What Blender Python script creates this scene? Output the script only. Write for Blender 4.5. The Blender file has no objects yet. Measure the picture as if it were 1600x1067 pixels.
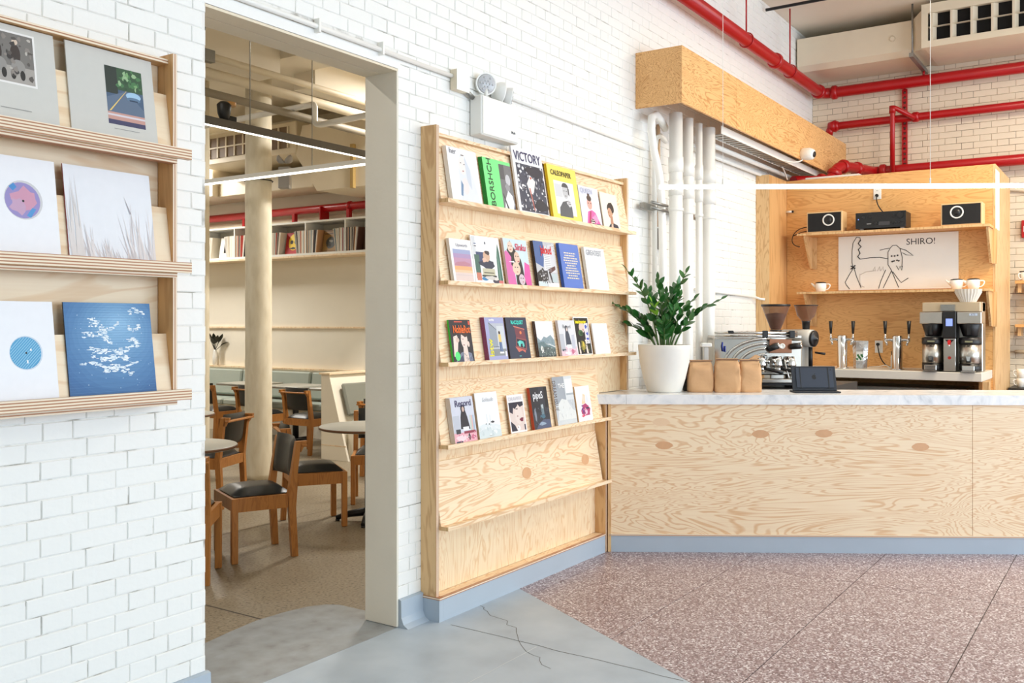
import bpy, math, random
from mathutils import Vector, Matrix
random.seed(7)
SC = bpy.context.scene
COL = SC.collection
PI = math.pi
R = math.radians

# ------------------------------------------------------------------ camera
PHI = R(33.84)                       # optical axis against the long brick wall
FPX = 1469.0                         # focal length for a 1600 px wide frame
CAM_H = 1.575
cam = bpy.data.cameras.new('camera')
cam.sensor_width = 36.0
cam.lens = 36.0 * FPX / 1600.0
cam.shift_y = -28.5 / 1600.0
cam.clip_start = 0.05
cam.clip_end = 100
cam_o = bpy.data.objects.new('camera', cam)
COL.objects.link(cam_o)
cam_o.location = (0, 0, CAM_H)
cam_o.rotation_euler = (PI / 2, 0, PHI - PI / 2)
SC.camera = cam_o

# ------------------------------------------------------------------ light
SC.view_settings.view_transform = 'Standard'
SC.view_settings.look = 'None'
SC.view_settings.gamma = 1.0
SC.view_settings.use_curve_mapping = False
SC.view_settings.exposure = 0.45
SC.cycles.use_denoising = True
SC.cycles.max_bounces = 10
SC.cycles.diffuse_bounces = 6
SC.cycles.glossy_bounces = 4
SC.cycles.sample_clamp_indirect = 6.0
SC.cycles.caustics_reflective = False
SC.cycles.caustics_refractive = False
W = bpy.data.worlds.new('world')
SC.world = W
W.use_nodes = True
W.node_tree.nodes['Background'].inputs[0].default_value = (0.72, 0.86, 1.0, 1)
W.node_tree.nodes['Background'].inputs[1].default_value = 1.2


def area(name, loc, rot, sx, sy, power, color):
    l = bpy.data.lights.new(name, 'AREA')
    l.shape = 'RECTANGLE'
    l.size, l.size_y = sx, sy
    l.energy = power
    l.color = color
    o = bpy.data.objects.new(name, l)
    COL.objects.link(o)
    o.location = loc
    o.rotation_euler = rot
    return o


DAY, DINING_FILL, BAR_FILL = 94, 60, 72     # watts
# daylight entering through the row of tall windows opposite the brick wall
WINDOWS = [(0.0, 2.4), (2.8, 2.4), (5.6, 2.4), (8.4, 2.4)]
for wx, ww in WINDOWS:
    area('window_daylight', (wx + ww / 2, -5.86, 2.35), (PI / 2, 0, 0), ww, 3.3, DAY, (0.76, 0.885, 1.0))

# ------------------------------------------------------------------ materials
MATS = {}


def srgb(r, g, b):
    f = lambda v: (v / 255 / 12.92) if v / 255 <= 0.04045 else ((v / 255 + 0.055) / 1.055) ** 2.4
    return (f(r), f(g), f(b), 1.0)


def base_mat(name):
    m = bpy.data.materials.new(name)
    m.use_nodes = True
    return m, m.node_tree, m.node_tree.nodes['Principled BSDF']


def setin(b, key, v):
    if key in b.inputs:
        b.inputs[key].default_value = v


def plain(name, col, rough=0.55, metal=0.0, var=0.06, scale=8.0, bump=0.0, bscale=60.0, spec=0.5, coat=0.0):
    """flat colour with a little procedural mottling"""
    if name in MATS:
        return MATS[name]
    m, nt, b = base_mat(name)
    n, L = nt.nodes, nt.links
    c = srgb(*col)
    tc = n.new('ShaderNodeTexCoord')
    if var > 0:
        no = n.new('ShaderNodeTexNoise')
        no.inputs['Scale'].default_value = scale
        no.inputs['Detail'].default_value = 4
        L.new(tc.outputs['Object'], no.inputs['Vector'])
        mx = n.new('ShaderNodeMix')
        mx.data_type = 'RGBA'
        mx.inputs['A'].default_value = [max(0, v * (1 - var)) for v in c[:3]] + [1]
        mx.inputs['B'].default_value = [min(1, v * (1 + var)) for v in c[:3]] + [1]
        L.new(no.outputs['Fac'], mx.inputs['Factor'])
        L.new(mx.outputs['Result'], b.inputs['Base Color'])
    else:
        b.inputs['Base Color'].default_value = c
    if bump > 0:
        nb = n.new('ShaderNodeTexNoise')
        nb.inputs['Scale'].default_value = bscale
        nb.inputs['Detail'].default_value = 3
        L.new(tc.outputs['Object'], nb.inputs['Vector'])
        bp = n.new('ShaderNodeBump')
        bp.inputs['Strength'].default_value = bump
        bp.inputs['Distance'].default_value = 0.004
        L.new(nb.outputs['Fac'], bp.inputs['Height'])
        L.new(bp.outputs['Normal'], b.inputs['Normal'])
    b.inputs['Roughness'].default_value = rough
    b.inputs['Metallic'].default_value = metal
    setin(b, 'Specular IOR Level', spec)
    setin(b, 'Coat Weight', coat)
    MATS[name] = m
    return m


def wood(name, light, dark, grain='x', rings=9.0, rough=0.45, low=0.9, contrast=0.75):
    """rotary-cut plywood veneer: contour lines of a stretched noise"""
    m, nt, b = base_mat(name)
    n, L = nt.nodes, nt.links
    tc = n.new('ShaderNodeTexCoord')
    mp = n.new('ShaderNodeMapping')
    st = {'x': (0.55, 3.2, 3.2), 'y': (3.2, 0.55, 3.2), 'z': (3.2, 3.2, 0.45)}[grain]
    mp.inputs['Scale'].default_value = [v * low for v in st]
    L.new(tc.outputs['Object'], mp.inputs['Vector'])
    no = n.new('ShaderNodeTexNoise')
    no.inputs['Scale'].default_value = 1.0
    no.inputs['Detail'].default_value = 4.0
    no.inputs['Roughness'].default_value = 0.5
    no.inputs['Distortion'].default_value = 0.9
    L.new(mp.outputs['Vector'], no.inputs['Vector'])
    mu = n.new('ShaderNodeMath')
    mu.operation = 'MULTIPLY'
    mu.inputs[1].default_value = rings * 2 * PI
    L.new(no.outputs['Fac'], mu.inputs[0])
    si = n.new('ShaderNodeMath')
    si.operation = 'SINE'
    L.new(mu.outputs[0], si.inputs[0])
    rp = n.new('ShaderNodeValToRGB')
    rp.color_ramp.elements[0].position = 0.60
    rp.color_ramp.elements[1].position = 1.0
    rp.color_ramp.elements[0].color = (0, 0, 0, 1)
    rp.color_ramp.elements[1].color = (contrast,) * 3 + (1,)
    mr = n.new('ShaderNodeMapRange')
    mr.inputs['From Min'].default_value = -1
    mr.inputs['From Max'].default_value = 1
    L.new(si.outputs[0], mr.inputs['Value'])
    L.new(mr.outputs['Result'], rp.inputs['Fac'])
    # fine fibre streaks
    mp2 = n.new('ShaderNodeMapping')
    st2 = {'x': (4, 130, 130), 'y': (130, 4, 130), 'z': (130, 130, 4)}[grain]
    mp2.inputs['Scale'].default_value = st2
    L.new(tc.outputs['Object'], mp2.inputs['Vector'])
    n2 = n.new('ShaderNodeTexNoise')
    n2.inputs['Scale'].default_value = 1.0
    n2.inputs['Detail'].default_value = 2.0
    L.new(mp2.outputs['Vector'], n2.inputs['Vector'])
    # broad colour drift
    n3 = n.new('ShaderNodeTexNoise')
    n3.inputs['Scale'].default_value = 2.2
    L.new(tc.outputs['Object'], n3.inputs['Vector'])
    a = n.new('ShaderNodeMath')
    a.operation = 'MULTIPLY_ADD'
    L.new(n2.outputs['Fac'], a.inputs[0])
    a.inputs[1].default_value = 0.35
    L.new(rp.outputs['Color'], a.inputs[2])
    a2 = n.new('ShaderNodeMath')
    a2.operation = 'MULTIPLY_ADD'
    L.new(n3.outputs['Fac'], a2.inputs[0])
    a2.inputs[1].default_value = 0.3
    L.new(a.outputs[0], a2.inputs[2])
    s2 = n.new('ShaderNodeMath')
    s2.operation = 'SUBTRACT'
    s2.use_clamp = True
    L.new(a2.outputs[0], s2.inputs[0])
    s2.inputs[1].default_value = 0.28
    mx = n.new('ShaderNodeMix')
    mx.data_type = 'RGBA'
    mx.inputs['A'].default_value = srgb(*light)
    mx.inputs['B'].default_value = srgb(*dark)
    L.new(s2.outputs[0], mx.inputs['Factor'])
    L.new(mx.outputs['Result'], b.inputs['Base Color'])
    b.inputs['Roughness'].default_value = rough
    MATS[name] = m
    return m


def ply_edge(name, axis=2, period=0.0105):
    m, nt, b = base_mat(name)
    n, L = nt.nodes, nt.links
    tc = n.new('ShaderNodeTexCoord')
    sp = n.new('ShaderNodeSeparateXYZ')
    L.new(tc.outputs['Object'], sp.inputs[0])
    no = n.new('ShaderNodeTexNoise')
    no.inputs['Scale'].default_value = 7
    L.new(tc.outputs['Object'], no.inputs['Vector'])
    ad = n.new('ShaderNodeMath')
    ad.operation = 'MULTIPLY_ADD'
    L.new(no.outputs['Fac'], ad.inputs[0])
    ad.inputs[1].default_value = 0.002
    L.new(sp.outputs[axis], ad.inputs[2])
    mu = n.new('ShaderNodeMath')
    mu.operation = 'MULTIPLY'
    mu.inputs[1].default_value = 2 * PI / period
    L.new(ad.outputs[0], mu.inputs[0])
    si = n.new('ShaderNodeMath')
    si.operation = 'SINE'
    L.new(mu.outputs[0], si.inputs[0])
    rp = n.new('ShaderNodeValToRGB')
    rp.color_ramp.elements[0].position = 0.35
    rp.color_ramp.elements[0].color = srgb(240, 224, 200)
    rp.color_ramp.elements[1].position = 0.9
    rp.color_ramp.elements[1].color = srgb(176, 120, 84)
    mr = n.new('ShaderNodeMapRange')
    mr.inputs['From Min'].default_value = -1
    L.new(si.outputs[0], mr.inputs['Value'])
    L.new(mr.outputs['Result'], rp.inputs['Fac'])
    L.new(rp.outputs['Color'], b.inputs['Base Color'])
    b.inputs['Roughness'].default_value = 0.6
    MATS[name] = m
    return m


def ramp_noise(name, stops, scale=20, detail=6, rough=0.6, kind='noise', bump=0.0, metal=0.0, vec=(1, 1, 1), distortion=0.0, spec=0.5):
    m, nt, b = base_mat(name)
    n, L = nt.nodes, nt.links
    tc = n.new('ShaderNodeTexCoord')
    mp = n.new('ShaderNodeMapping')
    mp.inputs['Scale'].default_value = vec
    L.new(tc.outputs['Object'], mp.inputs['Vector'])
    if kind == 'voronoi':
        no = n.new('ShaderNodeTexVoronoi')
        no.inputs['Scale'].default_value = scale
        L.new(mp.outputs['Vector'], no.inputs['Vector'])
        bw = n.new('ShaderNodeSeparateColor')
        L.new(no.outputs['Color'], bw.inputs[0])
        out = bw.outputs[0]
    else:
        no = n.new('ShaderNodeTexNoise')
        no.inputs['Scale'].default_value = scale
        no.inputs['Detail'].default_value = detail
        no.inputs['Distortion'].default_value = distortion
        L.new(mp.outputs['Vector'], no.inputs['Vector'])
        out = no.outputs['Fac']
    rp = n.new('ShaderNodeValToRGB')
    els = rp.color_ramp.elements
    while len(els) < len(stops):
        els.new(0.5)
    for e, (p, c) in zip(els, stops):
        e.position = p
        e.color = srgb(*c)
    L.new(out, rp.inputs['Fac'])
    L.new(rp.outputs['Color'], b.inputs['Base Color'])
    if bump:
        bp = n.new('ShaderNodeBump')
        bp.inputs['Strength'].default_value = bump
        bp.inputs['Distance'].default_value = 0.003
        L.new(out, bp.inputs['Height'])
        L.new(bp.outputs['Normal'], b.inputs['Normal'])
    b.inputs['Roughness'].default_value = rough
    b.inputs['Metallic'].default_value = metal
    setin(b, 'Specular IOR Level', spec)
    MATS[name] = m
    return m


def emit(name, col, strength):
    m, nt, b = base_mat(name)
    b.inputs['Base Color'].default_value = srgb(*col)
    b.inputs['Emission Color'].default_value = srgb(*col)
    b.inputs['Emission Strength'].default_value = strength
    MATS[name] = m
    return m


def glassy(name, col, alpha=0.35, rough=0.08):
    m, nt, b = base_mat(name)
    b.inputs['Base Color'].default_value = srgb(*col)
    b.inputs['Roughness'].default_value = rough
    b.inputs['Alpha'].default_value = alpha
    MATS[name] = m
    return m


brick_white = plain('white_painted_brick', (243, 243, 240), rough=0.5, var=0.025, scale=3, bump=0.35, bscale=45)
mortar_white = ramp_noise('white_painted_mortar', [(0.0, (240, 239, 235)), (0.54, (236, 234, 230)), (0.64, (180, 176, 168)), (0.76, (120, 114, 104))], scale=9, detail=8, rough=0.7)
brick_cream = plain('brick_warm_light_tint', (236, 224, 202), rough=0.55, var=0.05, scale=4, bump=0.35, bscale=45)  # cream tone puts the back wall's warmer, dimmer light into the colour
mortar_cream = ramp_noise('cream_mortar', [(0.0, (205, 190, 165)), (0.45, (190, 176, 150)), (0.6, (120, 108, 92)), (0.8, (90, 80, 68))], scale=7, detail=8, rough=0.8)
plaster = plain('cream_plaster', (236, 229, 214), rough=0.7, var=0.05, scale=4, bump=0.3, bscale=25)
plaster_dining = plain('ivory_wall_paint', (238, 232, 218), rough=0.7, var=0.03, scale=3)
ceil_mat = plain('ceiling_paint', (232, 224, 208), rough=0.8, var=0.06, scale=2, bump=0.3, bscale=12)
concrete_column = ramp_noise('painted_concrete_column', [(0.25, (208, 198, 174)), (0.5, (220, 211, 189)), (0.75, (228, 221, 202))], scale=5, detail=8, rough=0.7, bump=0.35, vec=(3, 3, 1))
grey_paint = plain('grey_floor_paint', (176, 189, 202), rough=0.45, var=0.05, scale=4, bump=0.15, bscale=30)
floor_grey = ramp_noise('grey_painted_concrete', [(0.2, (158, 170, 182)), (0.5, (174, 187, 199)), (0.8, (188, 199, 210))], scale=3.5, detail=10, rough=0.42)
floor_dining = ramp_noise('worn_concrete', [(0.30, (72, 62, 48)), (0.42, (134, 122, 102)), (0.6, (148, 136, 116)), (0.8, (160, 150, 130))], scale=60, detail=10, rough=0.4)
terrazzo = ramp_noise('terrazzo', [(0.0, (104, 84, 88)), (0.35, (142, 118, 122)), (0.6, (164, 146, 150)), (0.80, (192, 180, 184)), (0.94, (226, 220, 224))], scale=120, kind='voronoi', rough=0.32)
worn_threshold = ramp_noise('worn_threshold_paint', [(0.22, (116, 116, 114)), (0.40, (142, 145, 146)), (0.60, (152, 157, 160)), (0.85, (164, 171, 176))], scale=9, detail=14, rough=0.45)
dark_joint = plain('dark_joint', (84, 76, 70), rough=0.8)
ply_x = wood('fir_plywood_horizontal', (247, 225, 192), (214, 160, 104), 'x', 34.0, low=1.15, contrast=.55)
ply_z = wood('fir_plywood_vertical', (247, 225, 190), (222, 176, 122), 'z', 20.0, low=2.0, contrast=.5)
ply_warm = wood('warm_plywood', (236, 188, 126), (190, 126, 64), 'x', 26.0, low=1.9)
ply_panel = wood('plywood_weak_light_tone', (230, 180, 116), (200, 140, 78), 'y', 22.0, low=1.8, contrast=.6)  # same plywood; weaker, warmer light behind the bar put into its tone
ply_side = wood('side_plywood_shaded', (226, 188, 136), (190, 140, 88), 'z', 12.0, low=1.5, contrast=.6)  # darker plywood copy, the rack sides' shade put into the colour
ply_side2 = wood('birch_veneer_shaded', (218, 172, 116), (188, 136, 82), 'z', 8.0, low=1.2, contrast=.5)  # darker birch, shade on the record rack's end panel put into the tone
birch_x = wood('pale_birch_veneer', (242, 222, 192), (220, 180, 134), 'x', 9.0, contrast=.5)
edge_mat = ply_edge('plywood_edge')
edge_y = ply_edge('plywood_edge_upright', axis=0)
chair_wood = wood('oak_chair_wood', (184, 124, 62), (150, 92, 42), 'z', 12.0, low=2.5, contrast=.5)
patch_wood = plain('plywood_patch', (216, 168, 126), rough=0.5, var=0.08, scale=30)
marble = ramp_noise('white_marble', [(0.30, (206, 209, 213)), (0.44, (232, 234, 236)), (0.6, (243, 243, 243))], scale=8, detail=12, rough=0.25, distortion=1.5)
black_vinyl = plain('black_vinyl', (34, 36, 36), rough=0.38, var=0.1)
grey_vinyl = plain('sage_grey_vinyl', (168, 178, 170), rough=0.5, var=0.04)
grey_vinyl_dark = plain('grey_vinyl', (128, 130, 122), rough=0.5, var=0.05)
table_top = plain('grey_laminate', (176, 176, 168), rough=0.35, var=0.03)
black_metal = plain('black_metal', (22, 22, 22), rough=0.5, var=0.1)
black_plastic = plain('black_plastic', (24, 24, 26), rough=0.4, var=0.1)
red_pipe = plain('red_pipe_paint', (176, 18, 24), rough=0.32, var=0.12, scale=6)
white_pipe = plain('white_pipe_paint', (244, 243, 238), rough=0.35, var=0.02)
cream_metal = plain('cream_metal', (232, 220, 196), rough=0.5, var=0.04)
white_plastic = plain('white_plastic', (240, 240, 236), rough=0.35, var=0.02)
ceramic = plain('white_ceramic', (244, 243, 238), rough=0.18, var=0.02, coat=0.3)
pot_mat = plain('matt_white_pot', (236, 233, 226), rough=0.6, var=0.03, scale=20)
steel = plain('brushed_steel', (196, 192, 184), rough=0.3, metal=1.0, var=0.05, scale=30)
chrome = plain('chrome', (214, 214, 212), rough=0.12, metal=1.0, var=0.02)
galv = plain('galvanised_steel', (150, 150, 146), rough=0.4, metal=0.8, var=0.15, scale=40)
kraft = plain('kraft_paper', (206, 162, 118), rough=0.75, var=0.07, scale=10, bump=0.5, bscale=22)
leaf_mat = plain('leaf_green', (44, 104, 42), rough=0.3, var=0.3, scale=14, coat=0.2)
leaf_new = plain('young_leaf_green', (128, 176, 50), rough=0.35, var=0.15)
stem_mat = plain('stem_green', (84, 116, 58), rough=0.5, var=0.1)
soil = plain('potting_soil', (52, 40, 30), rough=0.95, var=0.3, scale=60)
led = emit('led_white', (255, 252, 244), 9.0)
led_soft = emit('led_soft', (255, 250, 238), 3.0)
screen_blue = emit('screen_blue', (120, 140, 220), 0.8)
beans = plain('coffee_beans', (42, 26, 18), rough=0.5, var=0.5, scale=120)
smoke_glass = glassy('smoked_plastic', (140, 100, 84), 0.55)
clear_film = glassy('clear_film', (226, 226, 226), 0.45, 0.25)
cable_black = plain('black_cable', (16, 16, 16), rough=0.5, var=0.05)
cable_white = plain('white_cable', (236, 234, 228), rough=0.5, var=0.02)
paper_white = plain('paper_white', (240, 240, 240), rough=0.6, var=0.02)
filter_paper = plain('filter_paper', (242, 236, 224), rough=0.8, var=0.03)
foil = plain('silver_foil', (200, 200, 200), rough=0.25, metal=0.9, var=0.3, scale=25, bump=0.8, bscale=30)


def pc(col):
    """print colour: one matt ink material for each colour"""
    k = 'ink_%02x%02x%02x' % tuple(col)
    return MATS.get(k) or plain(k, col, rough=0.5, var=0.03, scale=30)


# ------------------------------------------------------------------ mesh helpers
class MB:
    def __init__(s):
        s.v, s.f, s.m, s.sm = [], [], [], []
        s.mats = []

    def mi(s, mat):
        if mat is None:
            return 0
        if mat not in s.mats:
            s.mats.append(mat)
        return s.mats.index(mat)

    def add(s, vs, fs, mat=None, smooth=False, M=None):
        o = len(s.v)
        i = s.mi(mat)
        for p in vs:
            p = Vector(p)
            s.v.append(tuple(M @ p) if M is not None else tuple(p))
        for f in fs:
            s.f.append([o + k for k in f])
            s.m.append(i)
            s.sm.append(smooth)
        return s

    def box(s, x0, x1, y0, y1, z0, z1, mat=None, M=None, b=0.0):
        if b > 0 and min(abs(x1 - x0), abs(y1 - y0), abs(z1 - z0)) > 2.2 * b:
            return s.bbox(x0, x1, y0, y1, z0, z1, b, mat, M)
        v = [(x, y, z) for z in (z0, z1) for y in (y0, y1) for x in (x0, x1)]
        f = [(0, 2, 3, 1), (4, 5, 7, 6), (0, 1, 5, 4), (2, 6, 7, 3), (0, 4, 6, 2), (1, 3, 7, 5)]
        return s.add(v, f, mat, False, M)

    def bbox(s, x0, x1, y0, y1, z0, z1, b, mat=None, M=None):
        """chamfered box"""
        xs, ys, zs = (x0, x1), (y0, y1), (z0, z1)
        v, idx = [], {}
        for i in (0, 1):
            for j in (0, 1):
                for k in (0, 1):
                    X, Y, Z = xs[i], ys[j], zs[k]
                    dx, dy, dz = (b, -b)[i], (b, -b)[j], (b, -b)[k]
                    idx[i, j, k, 'x'] = len(v); v.append((X, Y + dy, Z + dz))
                    idx[i, j, k, 'y'] = len(v); v.append((X + dx, Y, Z + dz))
                    idx[i, j, k, 'z'] = len(v); v.append((X + dx, Y + dy, Z))
        f = []
        q = [(0, 0), (1, 0), (1, 1), (0, 1)]
        for i in (0, 1):
            a = [idx[i, p, r, 'x'] for p, r in q]; f.append(a if i else a[::-1])
            a = [idx[p, i, r, 'y'] for p, r in q]; f.append(a[::-1] if i else a)
            a = [idx[p, r, i, 'z'] for p, r in q]; f.append(a if i else a[::-1])
        for p in (0, 1):
            for r in (0, 1):
                f.append([idx[0, p, r, 'y'], idx[1, p, r, 'y'], idx[1, p, r, 'z'], idx[0, p, r, 'z']])
                f.append([idx[p, 0, r, 'x'], idx[p, 1, r, 'x'], idx[p, 1, r, 'z'], idx[p, 0, r, 'z']])
                f.append([idx[p, r, 0, 'x'], idx[p, r, 1, 'x'], idx[p, r, 1, 'y'], idx[p, r, 0, 'y']])
        for i in (0, 1):
            for j in (0, 1):
                for k in (0, 1):
                    f.append([idx[i, j, k, t] for t in 'xyz'])
        return s.add(v, f, mat, False, M)

    def prism(s, poly, a0, a1, axis='z', mat=None, M=None):
        """polygon extruded along an axis; poly is in the other two axes (cyclic order)"""
        n = len(poly)
        def pt(p, a):
            if axis == 'z': return (p[0], p[1], a)
            if axis == 'y': return (p[0], a, p[1])
            return (a, p[0], p[1])
        v = [pt(p, a0) for p in poly] + [pt(p, a1) for p in poly]
        f = [list(range(n))[::-1], list(range(n, 2 * n))]
        f += [(i, (i + 1) % n, n + (i + 1) % n, n + i) for i in range(n)]
        return s.add(v, f, mat, False, M)

    def tube(s, pts, r, n=10, mat=None, cap=True, smooth=True):
        pts = [Vector(p) for p in pts]
        rs = r if isinstance(r, (list, tuple)) else [r] * len(pts)
        rings = []
        up = None
        for i, p in enumerate(pts):
            a = pts[max(0, i - 1)]
            b = pts[min(len(pts) - 1, i + 1)]
            d = (b - a).normalized()
            if up is None:
                up = Vector((0, 0, 1)) if abs(d.z) < 0.9 else Vector((1, 0, 0))
            sd = d.cross(up)
            if sd.length < 1e-5:
                sd = d.cross(Vector((0, 1, 0.3)))
            sd.normalize()
            up = sd.cross(d).normalized()
            rings.append([p + (sd * math.cos(t) + up * math.sin(t)) * rs[i] for t in [2 * PI * k / n for k in range(n)]])
        v = [q for rg in rings for q in rg]
        f = []
        for i in range(len(pts) - 1):
            for k in range(n):
                f.append((i * n + k, i * n + (k + 1) % n, (i + 1) * n + (k + 1) % n, (i + 1) * n + k))
        s.add(v, f, mat, smooth)
        if cap:
            o = len(s.v) - len(v)
            s.f.append([o + k for k in range(n)][::-1]); s.m.append(s.mi(mat)); s.sm.append(False)
            e = o + (len(pts) - 1) * n
            s.f.append([e + k for k in range(n)]); s.m.append(s.mi(mat)); s.sm.append(False)
        return s

    def lathe(s, prof, n=24, mat=None, c=(0, 0, 0), M=None, smooth=True, cap=True):
        """profile of (radius, z) pairs"""
        v = []
        for r, z in prof:
            for k in range(n):
                t = 2 * PI * k / n
                v.append((c[0] + r * math.cos(t), c[1] + r * math.sin(t), c[2] + z))
        f = []
        for i in range(len(prof) - 1):
            for k in range(n):
                f.append((i * n + k, i * n + (k + 1) % n, (i + 1) * n + (k + 1) % n, (i + 1) * n + k))
        s.add(v, f, mat, smooth, M)
        if cap:
            o = len(s.v) - len(v)
            if prof[0][0] > 1e-4:
                s.f.append([o + k for k in range(n)][::-1]); s.m.append(s.mi(mat)); s.sm.append(False)
            if prof[-1][0] > 1e-4:
                e = o + (len(prof) - 1) * n
                s.f.append([e + k for k in range(n)]); s.m.append(s.mi(mat)); s.sm.append(False)
        return s

    def mesh(s, name, mat=None):
        me = bpy.data.meshes.new(name)
        me.from_pydata(s.v, [], s.f)
        ms = list(s.mats)
        if not ms and mat is not None:
            ms = [mat]
        for m in ms:
            me.materials.append(m)
        me.polygons.foreach_set('material_index', s.m if s.mats else [0] * len(s.f))
        me.polygons.foreach_set('use_smooth', s.sm)
        me.update()
        return me

    def build(s, name, mat=None, parent=None, at=None, world=False):
        """link as one mesh object; world=True: coordinates are world ones, moved into the parent's frame"""
        if world and parent is not None:
            inv = parent.matrix_basis.inverted()
            s.v = [tuple(inv @ Vector(p)) for p in s.v]
        o = bpy.data.objects.new(name, s.mesh(name, mat))
        COL.objects.link(o)
        if parent is not None:
            o.parent = parent
        if at is not None:
            o.location = at
        return o


def tag(o, label=None, cat=None, group=None, kind=None):
    if label: o['label'] = label
    if cat: o['category'] = cat
    if group: o['group'] = group
    if kind: o['kind'] = kind
    return o


def thing(name, label, cat, loc=(0, 0, 0), rz=0.0, group=None, rx=0.0):
    o = bpy.data.objects.new(name, None)
    o.empty_display_size = 0.05
    COL.objects.link(o)
    o.location = loc
    o.rotation_euler = (rx, 0, rz)
    o.matrix_basis = Matrix.Translation(loc) @ Matrix.Rotation(rz, 4, 'Z') @ Matrix.Rotation(rx, 4, 'X')
    return tag(o, label, cat, group)


def dup(root, loc, rz=None, label=None, group=None):
    r = root.copy()
    COL.objects.link(r)
    r.location = loc
    if rz is not None:
        r.rotation_euler = (root.rotation_euler.x, 0, rz)
    if label: r['label'] = label
    if group: r['group'] = group
    for ch in list(root.children):
        c = ch.copy()
        COL.objects.link(c)
        c.parent = r
        for g in list(ch.children):
            d = g.copy()
            COL.objects.link(d)
            d.parent = c
    return r


def struct(name, mb, mat=None, parent=None):
    o = mb.build(name, mat, parent)
    if parent is None:
        o['kind'] = 'structure'
    return o


def lettering(txt, size, mat, parent, loc, rot=(PI / 2, 0, 0), name='lettering', sx=1.0, align='LEFT', shear=0.0, bold=0.0):
    cu = bpy.data.curves.new(name, 'FONT')
    cu.body = txt
    cu.size = size
    cu.align_x = align
    cu.shear = shear
    cu.offset = bold
    cu.resolution_u = 3
    tmp = bpy.data.objects.new(name, cu)
    COL.objects.link(tmp)
    bpy.context.view_layer.update()
    dg = bpy.context.evaluated_depsgraph_get()
    me = bpy.data.meshes.new_from_object(tmp.evaluated_get(dg))
    bpy.data.objects.remove(tmp)
    bpy.data.curves.remove(cu)
    me.materials.clear()
    me.materials.append(mat)
    o = bpy.data.objects.new(name, me)
    COL.objects.link(o)
    o.parent = parent
    o.location = loc
    o.rotation_euler = rot
    o.scale = (sx, 1, 1)
    return o


def arc(p0, p1, p2, n=8):
    """quadratic bezier points"""
    p0, p1, p2 = Vector(p0), Vector(p1), Vector(p2)
    return [p0 * (1 - t) ** 2 + p1 * 2 * t * (1 - t) + p2 * t * t for t in [i / n for i in range(n + 1)]]


def rounded(pts, r=0.08, n=5):
    """polyline with rounded corners"""
    pts = [Vector(p) for p in pts]
    out = [pts[0]]
    for i in range(1, len(pts) - 1):
        a, b, c = pts[i - 1], pts[i], pts[i + 1]
        ra = min(r, (b - a).length * 0.45)
        rc = min(r, (c - b).length * 0.45)
        out += arc(b + (a - b).normalized() * ra, b, b + (c - b).normalized() * rc, n)
    out.append(pts[-1])
    return out


# ------------------------------------------------------------------ the setting
D = 3.2            # face of the long brick wall
XB = 11.08         # face of the back wall behind the bar
CEIL = 4.85
WT = 0.216         # wall thickness
DX0, DX1, DZ = 2.51, 3.711, 2.89   # doorway

# long brick wall: core with the door opening
mb = MB()
mb.box(-3.0, DX0, D + 0.005, D + WT, 0, CEIL)
mb.box(DX1, XB + 0.2, D + 0.005, D + WT, 0, CEIL)
mb.box(DX0, DX1, D + 0.005, D + WT, DZ, CEIL)
wall_left = struct('wall_left', mb, mortar_white)
# plastered reveal of the doorway
mb = MB()
jp = []
zz = 0.0
jag = random.Random(3)
mb.prism([(DX1 - 0.006, D + WT + 0.004), (DX1 - 0.006, D + 0.002), (DX1 + 0.004, D - 0.001), (DX1 + 0.004, D + WT + 0.004)], 0.006, DZ, 'z')
mb.build('door_reveal', plaster, wall_left)
MB().box(DX0 - 0.004, DX1, D - 0.001, D + 0.105, DZ - 0.012, DZ + 0.002).build('lintel_plate', cream_metal, wall_left)
MB().box(DX0 - 0.004, DX1, D + 0.112, D + WT + 0.004, DZ - 0.012, DZ + 0.002).build('lintel_plate', cream_metal, wall_left)

# Flemish bond
CRS, ST, HD, JT = 0.0677, 0.2235, 0.1085, 0.0042


def brick_mesh(w, h, rnd):
    """one painted brick: front face with chamfered, slightly uneven edges; origin at its lower left corner"""
    c = 0.0028
    j = lambda a: rnd.uniform(-a, a)
    fr = [(c + j(.001), j(.0006), c + j(.001)), (w - c + j(.001), j(.0006), c + j(.001)),
          (w - c + j(.001), j(.0006), h - c + j(.001)), (c + j(.001), j(.0006), h - c + j(.001))]
    md = [(0, .0022, 0), (w, .0022, 0), (w, .0022, h), (0, .0022, h)]
    bk = [(0, .009, 0), (w, .009, 0), (w, .009, h), (0, .009, h)]
    v = fr + md + bk
    f = [(0, 1, 2, 3)]
    for a, b in ((0, 4), (4, 8)):
        for i in range(4):
            k = (i + 1) % 4
            f.append((a + i, b + i, b + k, a + k))
    return v, f


def courses(x0, x1, z0, z1, seed):
    rnd = random.Random(seed)
    per = ST + HD + 2 * JT
    row = 0
    z = z0
    out = []
    while z < z1 - 0.01:
        off = (row % 2) * per / 2 + (0 if row % 2 == 0 else 0) + rnd.uniform(-.006, .006)
        x = x0 - per + off
        k = 0
        while x < x1:
            w = ST if k % 2 == 0 else HD
            out.append((x, z, w, min(CRS - JT, z1 - z - JT)))
            x += w + JT
            k += 1
        z += CRS
        row += 1
    return out


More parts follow.
